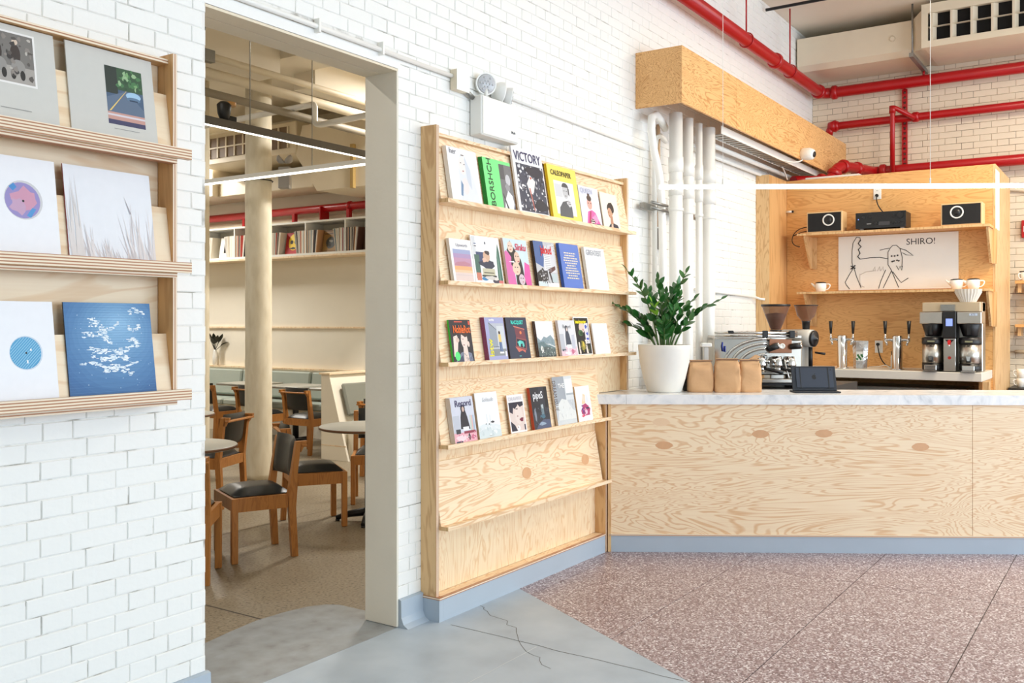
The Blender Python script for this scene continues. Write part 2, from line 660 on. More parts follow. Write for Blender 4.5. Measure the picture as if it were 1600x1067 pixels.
def clip(bricks, holes, x0, x1):
    out = []
    for x, z, w, h in bricks:
        segs = [(max(x, x0), min(x + w, x1))]
        for hx0, hx1, hz0, hz1 in holes:
            if z + h > hz0 and z < hz1:
                ns = []
                for a, b in segs:
                    if b <= hx0 or a >= hx1:
                        ns.append((a, b))
                    else:
                        if a < hx0: ns.append((a, hx0))
                        if b > hx1: ns.append((hx1, b))
                segs = ns
        for a, b in segs:
            if b - a > 0.02:
                out.append((a, z, b - a, h))
    return out


CAMX = Vector((math.sin(PHI), -math.cos(PHI)))
CAMF = Vector((math.cos(PHI), math.sin(PHI)))


def seen_size(x, y, z):
    """how large one metre at this point shows from the room's entrance; 0 outside the view"""
    d = x * CAMF.x + y * CAMF.y
    if d < 0.5: return 0
    u = (x * CAMX.x + y * CAMX.y) / d
    w = (z - CAM_H) / d
    if abs(u) > 0.54 or w > 0.34 or w < -0.385: return 0
    return 1 / d


def lay_bricks(wall, bricks, M, mat, visible, seed):
    rnd = random.Random(seed)
    protos = {}
    for w in (ST, HD):
        for q in range(4):
            v, f = brick_mesh(w, CRS - JT, rnd)
            protos[w, q] = MB().add(v, f).mesh('brick', mat)
    sized = []
    for b in bricks:
        whole = (abs(b[2] - ST) < 1e-4 or abs(b[2] - HD) < 1e-4) and abs(b[3] - (CRS - JT)) < 1e-4
        p = M @ Vector((b[0] + b[2] / 2, 0, b[1] + b[3] / 2))
        s = visible(p) if whole else 0
        sized.append((s, b))
    sized.sort(key=lambda t: -t[0])
    mass = MB()
    n = 0
    for s, b in sized:
        x, z, w, h = b
        dy = rnd.uniform(-.0012, .0012)
        if s > 0 and n < 300:
            o = bpy.data.objects.new('brick', protos[ST if abs(w - ST) < 1e-4 else HD, rnd.randrange(4)])
            COL.objects.link(o)
            o.parent = wall
            o.matrix_basis = M @ Matrix.Translation((x, dy, z))
            n += 1
        else:
            v, f = brick_mesh(w, h, rnd)
            mass.add([(p[0] + x, p[1] + dy, p[2] + z) for p in v], f, None, False, M)
    o = mass.build('brick_courses', mat, wall)
    o['kind'] = 'stuff'


bk = clip(courses(0.4, XB, 0.145, CEIL, 1), [(DX0, DX1, -1, DZ + 0.055)], 0.4, XB)


def vis_left(p):
    if p.x < 2.29 and 1.28 < p.z < 2.60: return 0
    if 3.9 < p.x < 6.13 and p.z < 2.62: return 0
    return seen_size(p.x, D, p.z)


lay_bricks(wall_left, bk, Matrix.Translation((0, D, 0)), brick_white, vis_left, 11)
# smooth rendered band over the door head
MB().box(DX0 - 0.12, DX1 + 0.02, D - 0.001, D + 0.006, DZ, DZ + 0.054).build('render_band', brick_white, wall_left)

# back wall behind the bar
wall_back = struct('wall_back', MB().box(XB + 0.005, XB + 0.25, -6, D + 0.005, 0, CEIL), mortar_cream)
bk = clip(courses(0.0, 6.2, 0.06, CEIL, 2), [], 0.0, 5.6)
MBK = Matrix.Translation((XB, D, 0)) @ Matrix.Rotation(-PI / 2, 4, 'Z')


def vis_back(p):
    if p.y > 1.13 and p.z < 3.3: return 0
    if p.z > 4.3: return 0
    return seen_size(XB, p.y, p.z)


lay_bricks(wall_back, bk, MBK, brick_cream, vis_back, 12)

# window wall opposite, end wall, ceilings
mb = MB()
xs = [-3.0] + [v for wx, ww in WINDOWS for v in (wx, wx + ww)] + [XB + 0.2]
for i in range(0, len(xs), 2):
    mb.box(xs[i], xs[i + 1], -6.25, -6.0, 0, CEIL)
for wx, ww in WINDOWS:
    mb.box(wx, wx + ww, -6.25, -6.0, 0, 0.65)
    mb.box(wx, wx + ww, -6.25, -6.0, 4.05, CEIL)
struct('wall_front', mb, brick_white)
for i, (wx, ww) in enumerate(WINDOWS):
    mb = MB()
    for t in (0, 0.5, 1):
        mb.box(wx + t * (ww - .06), wx + .06 + t * (ww - .06), -6.15, -6.09, .65, 4.05)
    for z in (.65, 2.3, 3.99):
        mb.box(wx, wx + ww, -6.15, -6.09, z, z + .06)
    w = struct('window_%d' % (i + 1), mb, black_metal)
struct('wall_end', MB().box(-3.2, -3.0, -6.25, 14.2, 0, CEIL), brick_white)
struct('ceiling', MB().box(-3.2, XB + .25, -6.25, D + WT, CEIL, CEIL + .2), ceil_mat)

# floors
T1, T2, T3 = (4.736, D + 0.005), (3.856, 1.641), (-0.459, -6.0)
mb = MB()
mb.prism([(-3.0, -6.0), T3, T2, T1, (4.736, D + 0.02), (-3.0, D + 0.02)], -0.08, 0.0, 'z')
floor = struct('floor', mb, floor_grey)
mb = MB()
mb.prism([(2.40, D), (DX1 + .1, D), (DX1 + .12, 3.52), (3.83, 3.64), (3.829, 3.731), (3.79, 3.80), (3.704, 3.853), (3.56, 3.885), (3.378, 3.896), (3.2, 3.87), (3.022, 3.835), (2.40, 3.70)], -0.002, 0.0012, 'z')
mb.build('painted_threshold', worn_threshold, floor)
# terrazzo panels
ter = struct('floor_terrazzo', MB().prism([T3, (XB + .005, -6.0), (XB + .005, D + .005), T1, T2], -0.08, -0.004, 'z'), dark_joint)


def half_clip(poly, a, b, c):
    """keep the part of poly where a*x + b*y + c >= 0"""
    out = []
    for i in range(len(poly)):
        p, q = poly[i - 1], poly[i]
        fp, fq = a * p[0] + b * p[1] + c, a * q[0] + b * q[1] + c
        if (fp >= 0) != (fq >= 0):
            t = fp / (fp - fq)
            out.append((p[0] + t * (q[0] - p[0]), p[1] + t * (q[1] - p[1])))
        if fq >= 0:
            out.append(q)
    return out


gx = [-0.6, 1.1, 3.5, 5.9, 8.3, XB + .005]
gy = [-6.0, -4.505, -3.015, -1.525, -0.78, -0.035, 0.71, 1.455, 2.2, 2.945, D + .005]
dxl, dyl = T1[0] - T2[0], T1[1] - T2[1]
for i in range(len(gx) - 1):
    for j in range(len(gy) - 1):
        g = 0.0025
        pl = [(gx[i] + g, gy[j] + g), (gx[i + 1] - g, gy[j] + g), (gx[i + 1] - g, gy[j + 1] - g), (gx[i] + g, gy[j + 1] - g)]
        pl = half_clip(pl, dyl, -dxl, -(dyl * T2[0] - dxl * T2[1]) - 0.002)
        if len(pl) > 2:
            MB().prism(pl, -0.03, 0.0, 'z').build('terrazzo_panel', terrazzo, ter)

# cracks and saw-cut joints in the painted concrete
def ribbon(mb, pts, w, z=0.0006):
    for p, q in zip(pts[:-1], pts[1:]):
        d = Vector((q[0] - p[0], q[1] - p[1], 0))
        n = Vector((-d.y, d.x, 0)).normalized() * w / 2
        P, Q = Vector((p[0], p[1], z)), Vector((q[0], q[1], z))
        mb.add([P - n, Q - n, Q + n, P + n], [(0, 1, 2, 3)])


rc = random.Random(5)
mb = MB()
ribbon(mb, [(3.90 - .03 * (3.0 - y) + rc.uniform(-.006, .006), y) for y in [3.0 - .11 * k for k in range(13)]], 0.004)
mb.build('crack', dark_joint, floor)
mb = MB()
pts = [(4.26, 3.08)]
while pts[-1][1] > 2.3:
    pts.append((pts[-1][0] - rc.uniform(0, .06), pts[-1][1] - rc.uniform(.02, .07)))
ribbon(mb, pts, 0.0025)
mb.build('crack', dark_joint, floor)
mb = MB()
ribbon(mb, [(3.87 - .1 * k, 2.45 + rc.uniform(-.003, .003)) for k in range(12)], 0.004)
mb.build('seam', plain('pale_seam', (205, 211, 214)), floor)

floor_d = struct('floor_dining', MB().box(-3.0, 9.65, D + .02, 14.0, -.08, -0.0015), floor_dining)
mb = MB()
for k, (pts, w) in enumerate([([(3.415, 3.7), (3.415, 14)], .012), ([(-3, 5.70), (9.6, 5.70)], .006), ([(6.9, 3.42), (6.9, 14)], .006), ([(-3, 8.15), (9.6, 8.15)], .006)]):
    mb = MB()
    ribbon(mb, pts, w, -0.0008)
    mb.build('floor_joint', dark_joint, floor_d)

# grey coved baseboard along the brick wall
def cove(mb, x0, x1):
    mb.prism([(D - .004, .145), (D - .018, .14), (D - .020, .05), (D - .034, .018), (D - .065, .0), (D + .01, 0), (D + .01, .145)], x0, x1, 'x')


mb = MB(); cove(mb, -3.0, DX0 + 0.012)
struct('baseboard_left', mb, grey_paint)
mb = MB(); cove(mb, DX1 + 0.006, 3.897)
struct('baseboard_doorway', mb, grey_paint)

# dining room shell
struct('wall_dining', MB().box(9.62, 9.85, D + WT, 14.0, 0, CEIL), plaster_dining)
struct('wall_dining_end', MB().box(-3.0, 9.85, 14.0, 14.2, 0, CEIL), plaster_dining)
struct('wall_dining_back', MB().box(DX1 + .02, 9.62, D + WT, D + WT + .006, 0, CEIL), plaster_dining)
struct('ceiling_dining', MB().box(-3.0, 9.85, D + WT, 14.2, 4.55, CEIL), ceil_mat)
mb = MB()
mb.box(6.28, 6.74, D + WT + .006, 14.0, 4.12, 4.55)
struct('beam_dining', mb, ceil_mat)
mb = MB()
mb.box(-3.0, 6.28, 6.9, 7.2, 3.95, 4.55)
mb.box(6.74, 9.62, 6.9, 7.2, 3.95, 4.55)
struct('beam_dining_cross', mb, ceil_mat)
struct('trim_1', MB().box(9.595, 9.62, D + WT + .02, 14, 1.50, 1.525), birch_x)

# columns
def column(name, x, y, r, ztop, n=16):
    mb = MB()
    prof = [(r + .004, 0), (r, .05), (r, 1.2), (r * .985, 1.21), (r * .985, 2.6), (r * .97, ztop)]
    mb.lathe(prof, n, smooth=True, c=(x, y, 0))
    return struct(name, mb, concrete_column)


column('column', 6.505, 7.465, .134, 4.12)
column('column', 6.40, 8.235, .088, 4.12, 12)

# ------------------------------------------------------------------ record display rack (left)
LX0, LX1, LF = 0.62, 2.293, 3.095
rack = thing('record_display_rack', 'birch plywood record display rack on the brick wall beside the doorway', 'display rack', (LX1, D, 1.26))
MB().box(LX0, LX1 - .02, D - .014, D - .001, 1.28, 2.60).build('back_panel', birch_x, rack, world=True)
MB().box(LX1 - .018, LX1, LF, D - .001, 1.27, 2.612).build('side_panel', ply_side2, rack, world=True)
MB().box(LX1 - .0182, LX1 + .0002, LF - .0012, LF, 1.27, 2.612).build('edge_band', edge_y, rack, world=True)
MB().box(LX0, LX1 - .018, D - .075, D - .014, 2.575, 2.593).build('top_board', ply_side2, rack, world=True)
MB().box(LX0, LX1 - .0182, D - .0765, D - .0752, 2.5752, 2.5928).build('edge_band', edge_mat, rack, world=True)
LSH = [2.222, 1.786, 1.300]
TILT = R(16.5)
for s in LSH:
    sh = MB().box(LX0, LX1 - .018, LF - .03, D - .014, s - .02, s, b=0).build('shelf', ply_side2, rack, world=True)
    MB().box(LX0, LX1 + .03, LF - .052, LF - .028, s - .018, s + .022).build('front_lip', edge_mat, rack, world=True)
    MB().box(LX0, LX1 - .0185, LF - .028, LF + .012, s - .036, s - .0202).build('lip_cleat', edge_mat, rack, world=True)
    mb = MB()
    mb.prism([(LF + .004, s + .0005), (LF + .016, s + .0005), (D - .0535, s + .235), (D - .065, s + .235)], LX0, LX1 - .0185, 'x')
    mb.build('slanted_board', birch_x, rack, world=True)

# ------------------------------------------------------------------ printed matter
def ell(cx, cy, rx, ry, n=14, a0=0.0, a1=2 * PI, rot=0.0):
    o = []
    for k in range(n):
        t = a0 + (a1 - a0) * k / (n if abs(a1 - a0 - 2 * PI) < 1e-6 else n - 1)
        x, y = rx * math.cos(t), ry * math.sin(t)
        o.append((cx + x * math.cos(rot) - y * math.sin(rot), cy + x * math.sin(rot) + y * math.cos(rot)))
    return o


def rc4(x0, y0, x1, y1):
    return [(x0, y0), (x1, y0), (x1, y1), (x0, y1)]


def blob(cx, cy, rx, ry, seed, n=11, j=0.35):
    r = random.Random(seed)
    return [(cx + rx * math.cos(2 * PI * k / n) * (1 + r.uniform(-j, j)), cy + ry * math.sin(2 * PI * k / n) * (1 + r.uniform(-j, j))) for k in range(n)]


def hill(y, amp, seed, x0=0.0, x1=1.0, base=0.0, n=12):
    r = random.Random(seed)
    top = [(x0 + (x1 - x0) * k / n, y + r.uniform(-amp, amp)) for k in range(n + 1)]
    return [(x0, base)] + top[::1] + [(x1, base)] if False else [(x1, base)] + [(x0, base)] + top


def scatter(n, seed, x0, y0, x1, y1, r0, r1, cols):
    r = random.Random(seed)
    return [(cols[r.randrange(len(cols))], blob(r.uniform(x0, x1), r.uniform(y0, y1), r.uniform(r0, r1), r.uniform(r0, r1), r.randrange(9999), 6)) for _ in range(n)]


def cover_art(parent, w, h, art, y=-0.0004, name='cover_print'):
    """flat ink shapes on a cover of size w x h, in 0..1 cover coordinates, later shapes printed over earlier ones"""
    mb = MB()
    lay = min(0.00002, 0.0012 / max(1, len(art)))
    for k, (col, poly) in enumerate(art):
        cl = poly
        for hp in ((1, 0, 0), (-1, 0, 1), (0, 1, 0), (0, -1, 1)):
            cl = half_clip(cl, *hp)
            if len(cl) < 3: break
        if len(cl) < 3: continue
        mb.add([(p[0] * w, y - lay * k, p[1] * h) for p in cl], [list(range(len(cl)))], pc(col))
    if mb.f:
        return mb.build(name, None, parent)


def magazine(loc, w, h, t, cover, spine, art, label, copies=0, rx=-R(16.5), name='magazine', group=None, clabel=None, step=None):
    m = thing(name, label, 'magazine' if name == 'magazine' else 'record', loc, 0.0, group, rx=rx)
    MB().box(0, w, 0, t, 0, h).build('pages', pc((236, 232, 224)) if name == 'magazine' else pc(spine), m)
    MB().box(-.0006, w, -.0002, .0006, 0, h).build('cover', pc(cover), m)
    MB().box(-.0012, -.0002, -.0002, t + .0002, 0, h).build('spine', pc(spine), m)
    if art:
        cover_art(m, w, h, art)
    for k in range(copies):
        st = (step or t * 1.08) * (k + 1) / math.cos(rx)
        lc = (loc[0] - .001 * (k + 1), loc[1] + st, loc[2])
        c = thing(name, clabel if copies == 1 else ('middle ' if k == 0 else 'rearmost ') + clabel, 'magazine', lc, 0.0, group, rx=rx)
        MB().box(0, w, 0, t, 0, h).build('pages', pc((236, 232, 224)), c)
        MB().box(-.0006, w, -.0002, .0006, 0, h).build('cover', pc(cover), c)
        MB().box(-.0012, -.0002, -.0002, t + .0002, 0, h).build('spine', pc(spine), c)
    return m


LRX = -math.atan2(D - .065 - LF - .004, .235)
def sleeve(x, shelf, art, cover, label, w=.345, h=.352, edge=(200, 196, 190)):
    return magazine((x, LF - .002, shelf + .0008), w, h, .0045, cover, edge, art, label, rx=LRX * .93, name='record_sleeve')


gr = random.Random(21)
# upper row
photo = [((236, 234, 232), rc4(.03, .42, .80, .94)), ((120, 116, 112), rc4(.05, .44, .78, .92)), ((168, 162, 156), rc4(.05, .44, .78, .60)), ((74, 66, 62), rc4(.05, .78, .40, .92))]
for cx in (.22, .42, .60):
    photo += [((60, 50, 46), ell(cx, .72, .05, .10)), ((210, 190, 172), ell(cx, .84, .03, .03)), ((150, 146, 142), ell(cx + .02, .60, .07, .07)), ((40, 36, 34), ell(cx - .03, .52, .025, .05)), ((40, 36, 34), ell(cx + .06, .52, .025, .05))]
photo += scatter(40, 5, .07, .5, .76, .9, .008, .03, [(90, 84, 80), (140, 132, 126), (60, 56, 54), (190, 184, 176)]) + [((150, 148, 146), rc4(.42, .175, .72, .182))]
sleeve(1.478, LSH[0], photo, (206, 205, 200), 'grey record sleeve with a photograph of seated people, top rack row')
road = [((70, 92, 120), rc4(.42, .22, .86, .84)), ((52, 84, 58), rc4(.42, .60, .86, .84)), ((40, 52, 46), rc4(.42, .55, .56, .84)), ((92, 110, 134), [(.42, .22), (.86, .22), (.86, .42), (.66, .60), (.42, .50)]), ((226, 196, 110), [(.44, .36), (.46, .36), (.66, .60), (.655, .60)]),
        ((196, 150, 140), rc4(.42, .27, .86, .35)), ((214, 206, 214), rc4(.42, .31, .86, .33)), ((60, 60, 96), rc4(.42, .22, .86, .27)), ((160, 196, 224), ell(.74, .555, .09, .045)), ((90, 120, 150), ell(.74, .52, .085, .025)), ((40, 60, 84), rc4(.69, .50, .79, .515))]
road += scatter(26, 6, .56, .62, .85, .83, .01, .035, [(70, 120, 76), (120, 164, 110), (44, 78, 52), (150, 184, 140)]) + [((150, 148, 146), rc4(.48, .172, .78, .178))]
sleeve(1.867, LSH[0], road, (204, 203, 198), 'grey record sleeve with a small photograph of a car on a road')
# middle row
disc = [((206, 206, 210), ell(.66, .58, .19, .19, 28)), ((150, 140, 196), ell(.65, .575, .175, .175, 28)), ((206, 150, 176), blob(.68, .60, .12, .10, 3)), ((196, 160, 190), blob(.60, .52, .08, .08, 9)), ((70, 140, 204), [(.52, .70), (.57, .74), (.60, .70), (.56, .66)]), ((80, 150, 210), [(.68, .43), (.72, .41), (.78, .50), (.74, .51)]), ((20, 20, 24), ell(.655, .57, .012, .012))]
sleeve(1.482, LSH[1], disc, (240, 241, 246), 'white record sleeve with a lilac disc label in its centre', w=.345)
grass = []
for k in range(90):
    bx = gr.uniform(.08, .98)
    hh = gr.uniform(.1, .45) * (1.5 if bx > .62 else (1.0 if bx < .3 else .7))
    lean = gr.uniform(-.16, .04)
    col = [(224, 216, 214), (212, 204, 204), (228, 222, 222), (200, 192, 194)][gr.randrange(4)]
    ww = gr.uniform(.006, .018)
    grass.append((col, [(bx - ww, 0), (bx + ww, 0), (bx + lean + .002, hh)]))
for k in range(14):
    bx = gr.uniform(0, .16)
    grass.append(((220, 214, 212), [(bx, 0), (bx + .03, 0), (bx - .02 + gr.uniform(-.03, .03), gr.uniform(.5, .98))]))
grass.append(((170, 164, 170), [(.72, .55), (.74, .55), (.66, .74)]))
sleeve(1.858, LSH[1], grass, (232, 234, 240), 'pale record sleeve printed with faint feathery grasses', edge=(150, 70, 70))
# lower row
lab = [((200, 214, 228), ell(.70, .50, .165, .165, 28)), ((74, 156, 204), ell(.695, .50, .155, .155, 28))]
for k in range(15):
    o = -.15 + .02 * k
    d = math.sqrt(max(0, .15 ** 2 - o * o))
    a, b = (.695 + o * .7071, .50 - o * .7071), (.7071 * d, .7071 * d)
    lab.append(((150, 204, 228), [(a[0] - b[0] - .002, a[1] - b[1] + .002), (a[0] - b[0] + .002, a[1] - b[1] - .002), (a[0] + b[0] + .002, a[1] + b[1] - .002), (a[0] + b[0] - .002, a[1] + b[1] + .002)]))
lab += [((240, 244, 248), rc4(.70, .40, .715, .43)), ((240, 244, 248), rc4(.74, .52, .755, .54)), ((20, 20, 24), ell(.70, .50, .01, .01))]
sleeve(1.475, LSH[2], lab, (238, 240, 246), 'white record sleeve with a round blue striped label')
sea = [((44, 96, 150), rc4(0, 0, 1, 1))]
for k in range(14):                                   # printed wash, lighter toward the upper middle
    f = k / 13
    sea.append(((int(46 + 92 * f), int(100 + 84 * f), int(156 + 64 * f)), blob(.54 + .06 * f, .62 + .16 * f, .62 * (1 - f) + .10, .62 * (1 - f) + .06, k, 20, .05)))
for k in range(38):
    sea.append(((70, 126, 180) if k % 2 else (54, 108, 162), rc4(0, k / 38, 1, k / 38 + .0025)))
q = random.Random(99)
FOAM = [(.26, .80, .46, .66, .05, 40), (.18, .66, .52, .58, .03, 44), (.24, .52, .84, .56, .028, 70), (.26, .46, .60, .46, .022, 36), (.48, .44, .72, .36, .03, 40), (.14, .36, .44, .30, .012, 26), (.40, .30, .74, .24, .035, 56), (.70, .60, .84, .52, .02, 18), (.72, .74, .86, .78, .02, 16), (.74, .90, .92, .86, .03, 18), (.30, .36, .80, .38, .008, 34), (.36, .74, .60, .80, .02, 20)]
for x0, z0, x1, z1, sp, n in FOAM:
    for k in range(n):
        t = q.random()
        bow = .05 * math.sin(PI * t) * (1 if z1 >= z0 else -1)
        cx, cz = x0 + (x1 - x0) * t, z0 + (z1 - z0) * t - bow + q.uniform(-sp, sp)
        sea.append((((226, 236, 244), (206, 224, 238), (240, 245, 249))[k % 3], blob(cx, cz, q.uniform(.008, .030), q.uniform(.003, .010), q.randrange(9999), 8, .5)))
sea += scatter(50, 3, .1, .1, .95, .95, .002, .006, [(200, 222, 238), (170, 204, 230)])
sleeve(1.860, LSH[2], sea, (58, 112, 168), 'blue record sleeve printed with white foaming water', edge=(40, 52, 70))

# ------------------------------------------------------------------ magazine rack
MX0, MX1, MX2, MF = 3.898, 5.758, 6.133, 3.097
mrack = thing('magazine_rack', 'tall plywood magazine rack with five slanted shelves against the brick wall', 'magazine rack', (MX0, D, 0))
MB().box(MX0 + .0245, MX1 - .0245, D - .048, D - .032, .127, 2.60).build('back_panel', ply_z, mrack, world=True)
MB().box(MX1 - .024, MX2 - .0245, D - .048, D - .032, 1.09, 2.60).build('back_panel', ply_z, mrack, world=True)
MB().box(MX0, MX0 + .024, MF, D - .001, .115, 2.625).build('side_panel', ply_side, mrack, world=True)
MB().box(MX0 + .0006, MX0 + .0236, MF - .0015, MF, .115, 2.6248).build('edge_band', edge_y, mrack, world=True)
MB().box(MX2 - .024, MX2, MF, D - .001, 1.092, 2.625).build('side_panel', ply_side, mrack, world=True)
MB().box(MX2 - .0236, MX2 - .0004, MF - .0015, MF, 1.092, 2.6248).build('edge_band', edge_y, mrack, world=True)
MB().box(MX1 - .024, MX1, MF - .028, D - .001, 0.002, 1.018).build('side_panel', ply_side, mrack, world=True)
MB().box(MX1 - .0236, MX1 - .0004, MF - .0295, MF - .028, 0.002, 1.018).build('edge_band', edge_y, mrack, world=True)
MB().box(MX0 + .0245, MX2 - .0245, D - .078, D - .0485, 2.577, 2.594).build('top_board', ply_x, mrack, world=True)
MB().box(MX0 + .0305, MX1 - .026, MF - .026, MF - .008, .0, .115).build('toe_board', grey_paint, mrack, world=True)
mb = MB()
mb.prism([(MF - .026, .0), (MF + .06, .0), (D - .002, .03), (D - .002, .115), (MF - .026, .115)], MX0 - .004, MX0 + .03, 'x')
mb.build('foot', grey_paint, mrack, world=True)
MB().box(MX0 - .005, MX0 + .03, MF - .03, D - .002, .1155, .128).build('foot_trim', edge_mat, mrack, world=True)
MB().box(MX0 + .03, MX1 - .026, MF - .03, MF - .004, .1155, .126).build('toe_trim', edge_mat, mrack, world=True)
MB().box(MX0 + .025, MX1 - .026, MF - .0035, D - .0485, .115, .126).build('bottom_board', ply_x, mrack, world=True)
MSH = [2.232, 1.797, 1.364, 0.928, 0.497]
SF = 3.033     # shelf front
for i, s in enumerate(MSH):
    xr = (MX2 if i < 3 else MX1) - .0245
    xl = MX0 + .0245
    MB().box(xl, xr, SF + .0105, D - .0485, s - .018, s).build('shelf', ply_x, mrack, world=True)
    MB().box(xl, (MX2 + .004) if i < 3 else (MX1 + .002), SF, SF + .010, s - .018, s + .004).build('shelf_lip', ply_x, mrack, world=True)
    MB().box(xl - .0015, xl, SF, MF - .002, s - .018, s + .003).build('shelf_end', ply_side, mrack, world=True)
    mb = MB()
    mb.prism([(SF + .048, s + .0005), (SF + .060, s + .0005), (D - .0490, s + .335), (D - .061, s + .335)], xl, xr - (.02 if i >= 3 else 0), 'x')
    mb.build('slanted_board', ply_x, mrack, world=True)
    if i == 4:
        for q, (px, pz) in enumerate([(4.80, .665), (5.52, .66)]):
            M = Matrix.Translation((px, SF + .0470 + (pz - s) * .173, pz)) @ Matrix.Rotation(-math.atan2(D - .061 - SF - .048, .335), 4, 'X')
            MB().add([(x, 0, z) for x, z in ell(0, 0, .05, .035, 16)], [list(range(16))[::-1]], None, False, M).build('wood_patch', patch_wood, mrack, world=True)
MRX = -math.atan2(D - .061 - SF - .048, .335)
MY = SF + .016
SKIN, HAIR = (222, 190, 168), (40, 34, 32)


def mag(row, x, w, h, cover, spine, art, label, t=.007, copies=0, clabel=None, group=None, dz=0.0, back=0.0):
    return magazine((x, MY + (0.022 - t * 1.1 * (copies + 1) if copies < 2 else 0) * .6, MSH[row] + .0045 if False else MSH[row] + .0010), w, h, t, cover, spine, art, label, copies, MRX * .98, 'magazine', group, clabel)


PZ = (PI / 2, 0, 0)
def title(m, txt, size, col, x, z, sx=1.0, rot=PZ, align='LEFT', shear=0.0, bold=0.0):
    return lettering(txt, size, pc(col), m, (x, -.0026, z), rot, 'title_lettering', sx, align, shear, bold)


# row one
wm = [((226, 230, 236), [(.30, .0), (.95, .0), (.80, .45), (.62, .78), (.42, .88), (.32, .60)]), ((238, 232, 230), ell(.46, .68, .12, .17)), ((206, 214, 226), [(.56, .88), (.72, .62), (.70, .25), (.58, .40), (.56, .66)]), ((232, 226, 226), ell(.50, .30, .11, .16)), ((110, 140, 176), [(.30, .12), (.36, .10), (.42, .32), (.36, .40)]),
      ((90, 84, 90), ell(.42, .73, .025, .010)), ((90, 84, 90), ell(.53, .71, .025, .010)), ((176, 120, 120), ell(.47, .58, .03, .012)), ((150, 140, 140), ell(.50, .88, .06, .015))]
m = mag(0, 3.985, .27, .30, (240, 241, 244), (236, 232, 226), wm, 'white magazine with a pale drawing of a long-haired woman, top shelf', t=.008, copies=2, clabel='white magazine copy behind the pale long-haired woman cover', group='pale woman magazines')
title(m, 'her', .045, (120, 120, 130), .02, .262)
bo = [((122, 236, 140), rc4(0, 0, .56, 1)), ((116, 116, 120), rc4(.56, .0, 1, .93)), ((84, 84, 90), rc4(.56, .62, .74, .93)), ((200, 200, 206), ell(.84, .62, .09, .12)), ((150, 150, 156), blob(.80, .46, .10, .08, 4)), ((236, 236, 240), [(.60, 0), (1, 0), (.94, .30), (.80, .40), (.66, .20)]), ((40, 40, 50), [(.58, .34), (.62, .30), (.76, .02), (.70, .02)]), ((60, 70, 96), [(.92, .0), (1, 0), (1, .2)])]
m = mag(0, 4.312, .28, .288, (122, 236, 140), (20, 140, 52), bo, 'green magazine with large vertical black lettering and a dark photograph', t=.0085, copies=2, clabel='green magazine copy stacked behind the vertical lettering cover', group='green lettering magazines')
title(m, 'BORSHCH', .062, (20, 48, 28), .078, .004, rot=(PI / 2, -PI / 2, 0), sx=1.0)
vi = [((244, 244, 246), rc4(0, 0, 1, 1)), ((58, 64, 84), rc4(.08, .03, .98, .76))]
vi += scatter(150, 12, .10, .05, .96, .74, .008, .035, [(230, 230, 234), (30, 34, 50), (206, 206, 214), (90, 96, 116), (240, 240, 244)])
vi += [((30, 34, 54), blob(.66, .66, .26, .08, 5)), ((234, 232, 232), [(.44, .30), (.56, .34), (.66, .52), (.50, .60), (.36, .46)]), ((196, 110, 96), [(.50, .06), (.53, .06), (.46, .40), (.42, .40)]), ((30, 34, 50), blob(.75, .15, .22, .09, 6)), ((200, 90, 70), blob(.52, .56, .03, .02, 2))]
m = mag(0, 4.640, .335, .405, (244, 244, 246), (238, 238, 240), vi, 'tall white magazine with black and white crowd photograph and VICTORY title', t=.012)
title(m, 'VICTORY', .082, (48, 48, 96), .018, .325, sx=.86, bold=.0012)
yo = [((246, 226, 104), rc4(0, 0, 1, 1)), ((238, 238, 240), rc4(.16, .10, .84, .72)), ((214, 216, 220), rc4(.18, .42, .42, .66)), ((84, 88, 94), [(.24, .06), (.70, .06), (.70, .26), (.60, .38), (.40, .34), (.27, .22)]), ((196, 198, 202), ell(.53, .54, .105, .135)), ((70, 72, 78), ell(.54, .62, .115, .085, 14, 0, PI)), ((70, 72, 78), [(.62, .64), (.67, .60), (.66, .46), (.62, .50)]),
      ((120, 122, 128), ell(.49, .55, .025, .010)), ((120, 122, 128), ell(.57, .55, .025, .010)), ((130, 120, 120), ell(.53, .46, .03, .010)), ((206, 206, 210), blob(.62, .33, .07, .06, 3)), ((60, 62, 68), rc4(.58, .31, .67, .325)), ((60, 62, 68), rc4(.58, .35, .66, .362))]
m = mag(0, 5.022, .36, .352, (246, 226, 104), (232, 196, 20), yo, 'yellow magazine with a grey portrait of a man resting his chin', t=.008, copies=1, clabel='yellow magazine copy behind the chin-resting portrait cover', group='yellow portrait magazines')
title(m, 'CALEOPAPER', .046, (90, 80, 30), .036, .288, sx=.92, bold=.0012)
pk = [((226, 228, 238), rc4(0, 0, 1, 1)), ((216, 92, 168), [(.22, 0), (.95, 0), (.72, .34), (.55, .40), (.34, .34)]), ((230, 170, 156), ell(.47, .55, .13, .15)), ((70, 48, 40), ell(.48, .70, .12, .08)), ((84, 58, 48), ell(.47, .78, .06, .07)), ((180, 40, 90), [(.30, .0), (.40, .0), (.52, .36), (.44, .36)]), ((246, 150, 196), blob(.70, .18, .14, .10, 3)), ((60, 40, 40), blob(.52, .10, .13, .07, 7)), ((240, 230, 220), rc4(.44, .06, .62, .085)), ((240, 230, 220), rc4(.44, .12, .62, .135)), ((70, 40, 40), ell(.42, .57, .03, .012)), ((70, 40, 40), ell(.54, .57, .03, .012)), ((30, 40, 70), rc4(.70, 0, .95, .05))]
m = mag(0, 5.404, .268, .262, (226, 228, 238), (190, 186, 196), pk, 'lilac magazine showing a woman in a pink coat', t=.006)
title(m, 'QUEEN', .05, (186, 190, 214), .02, .214)
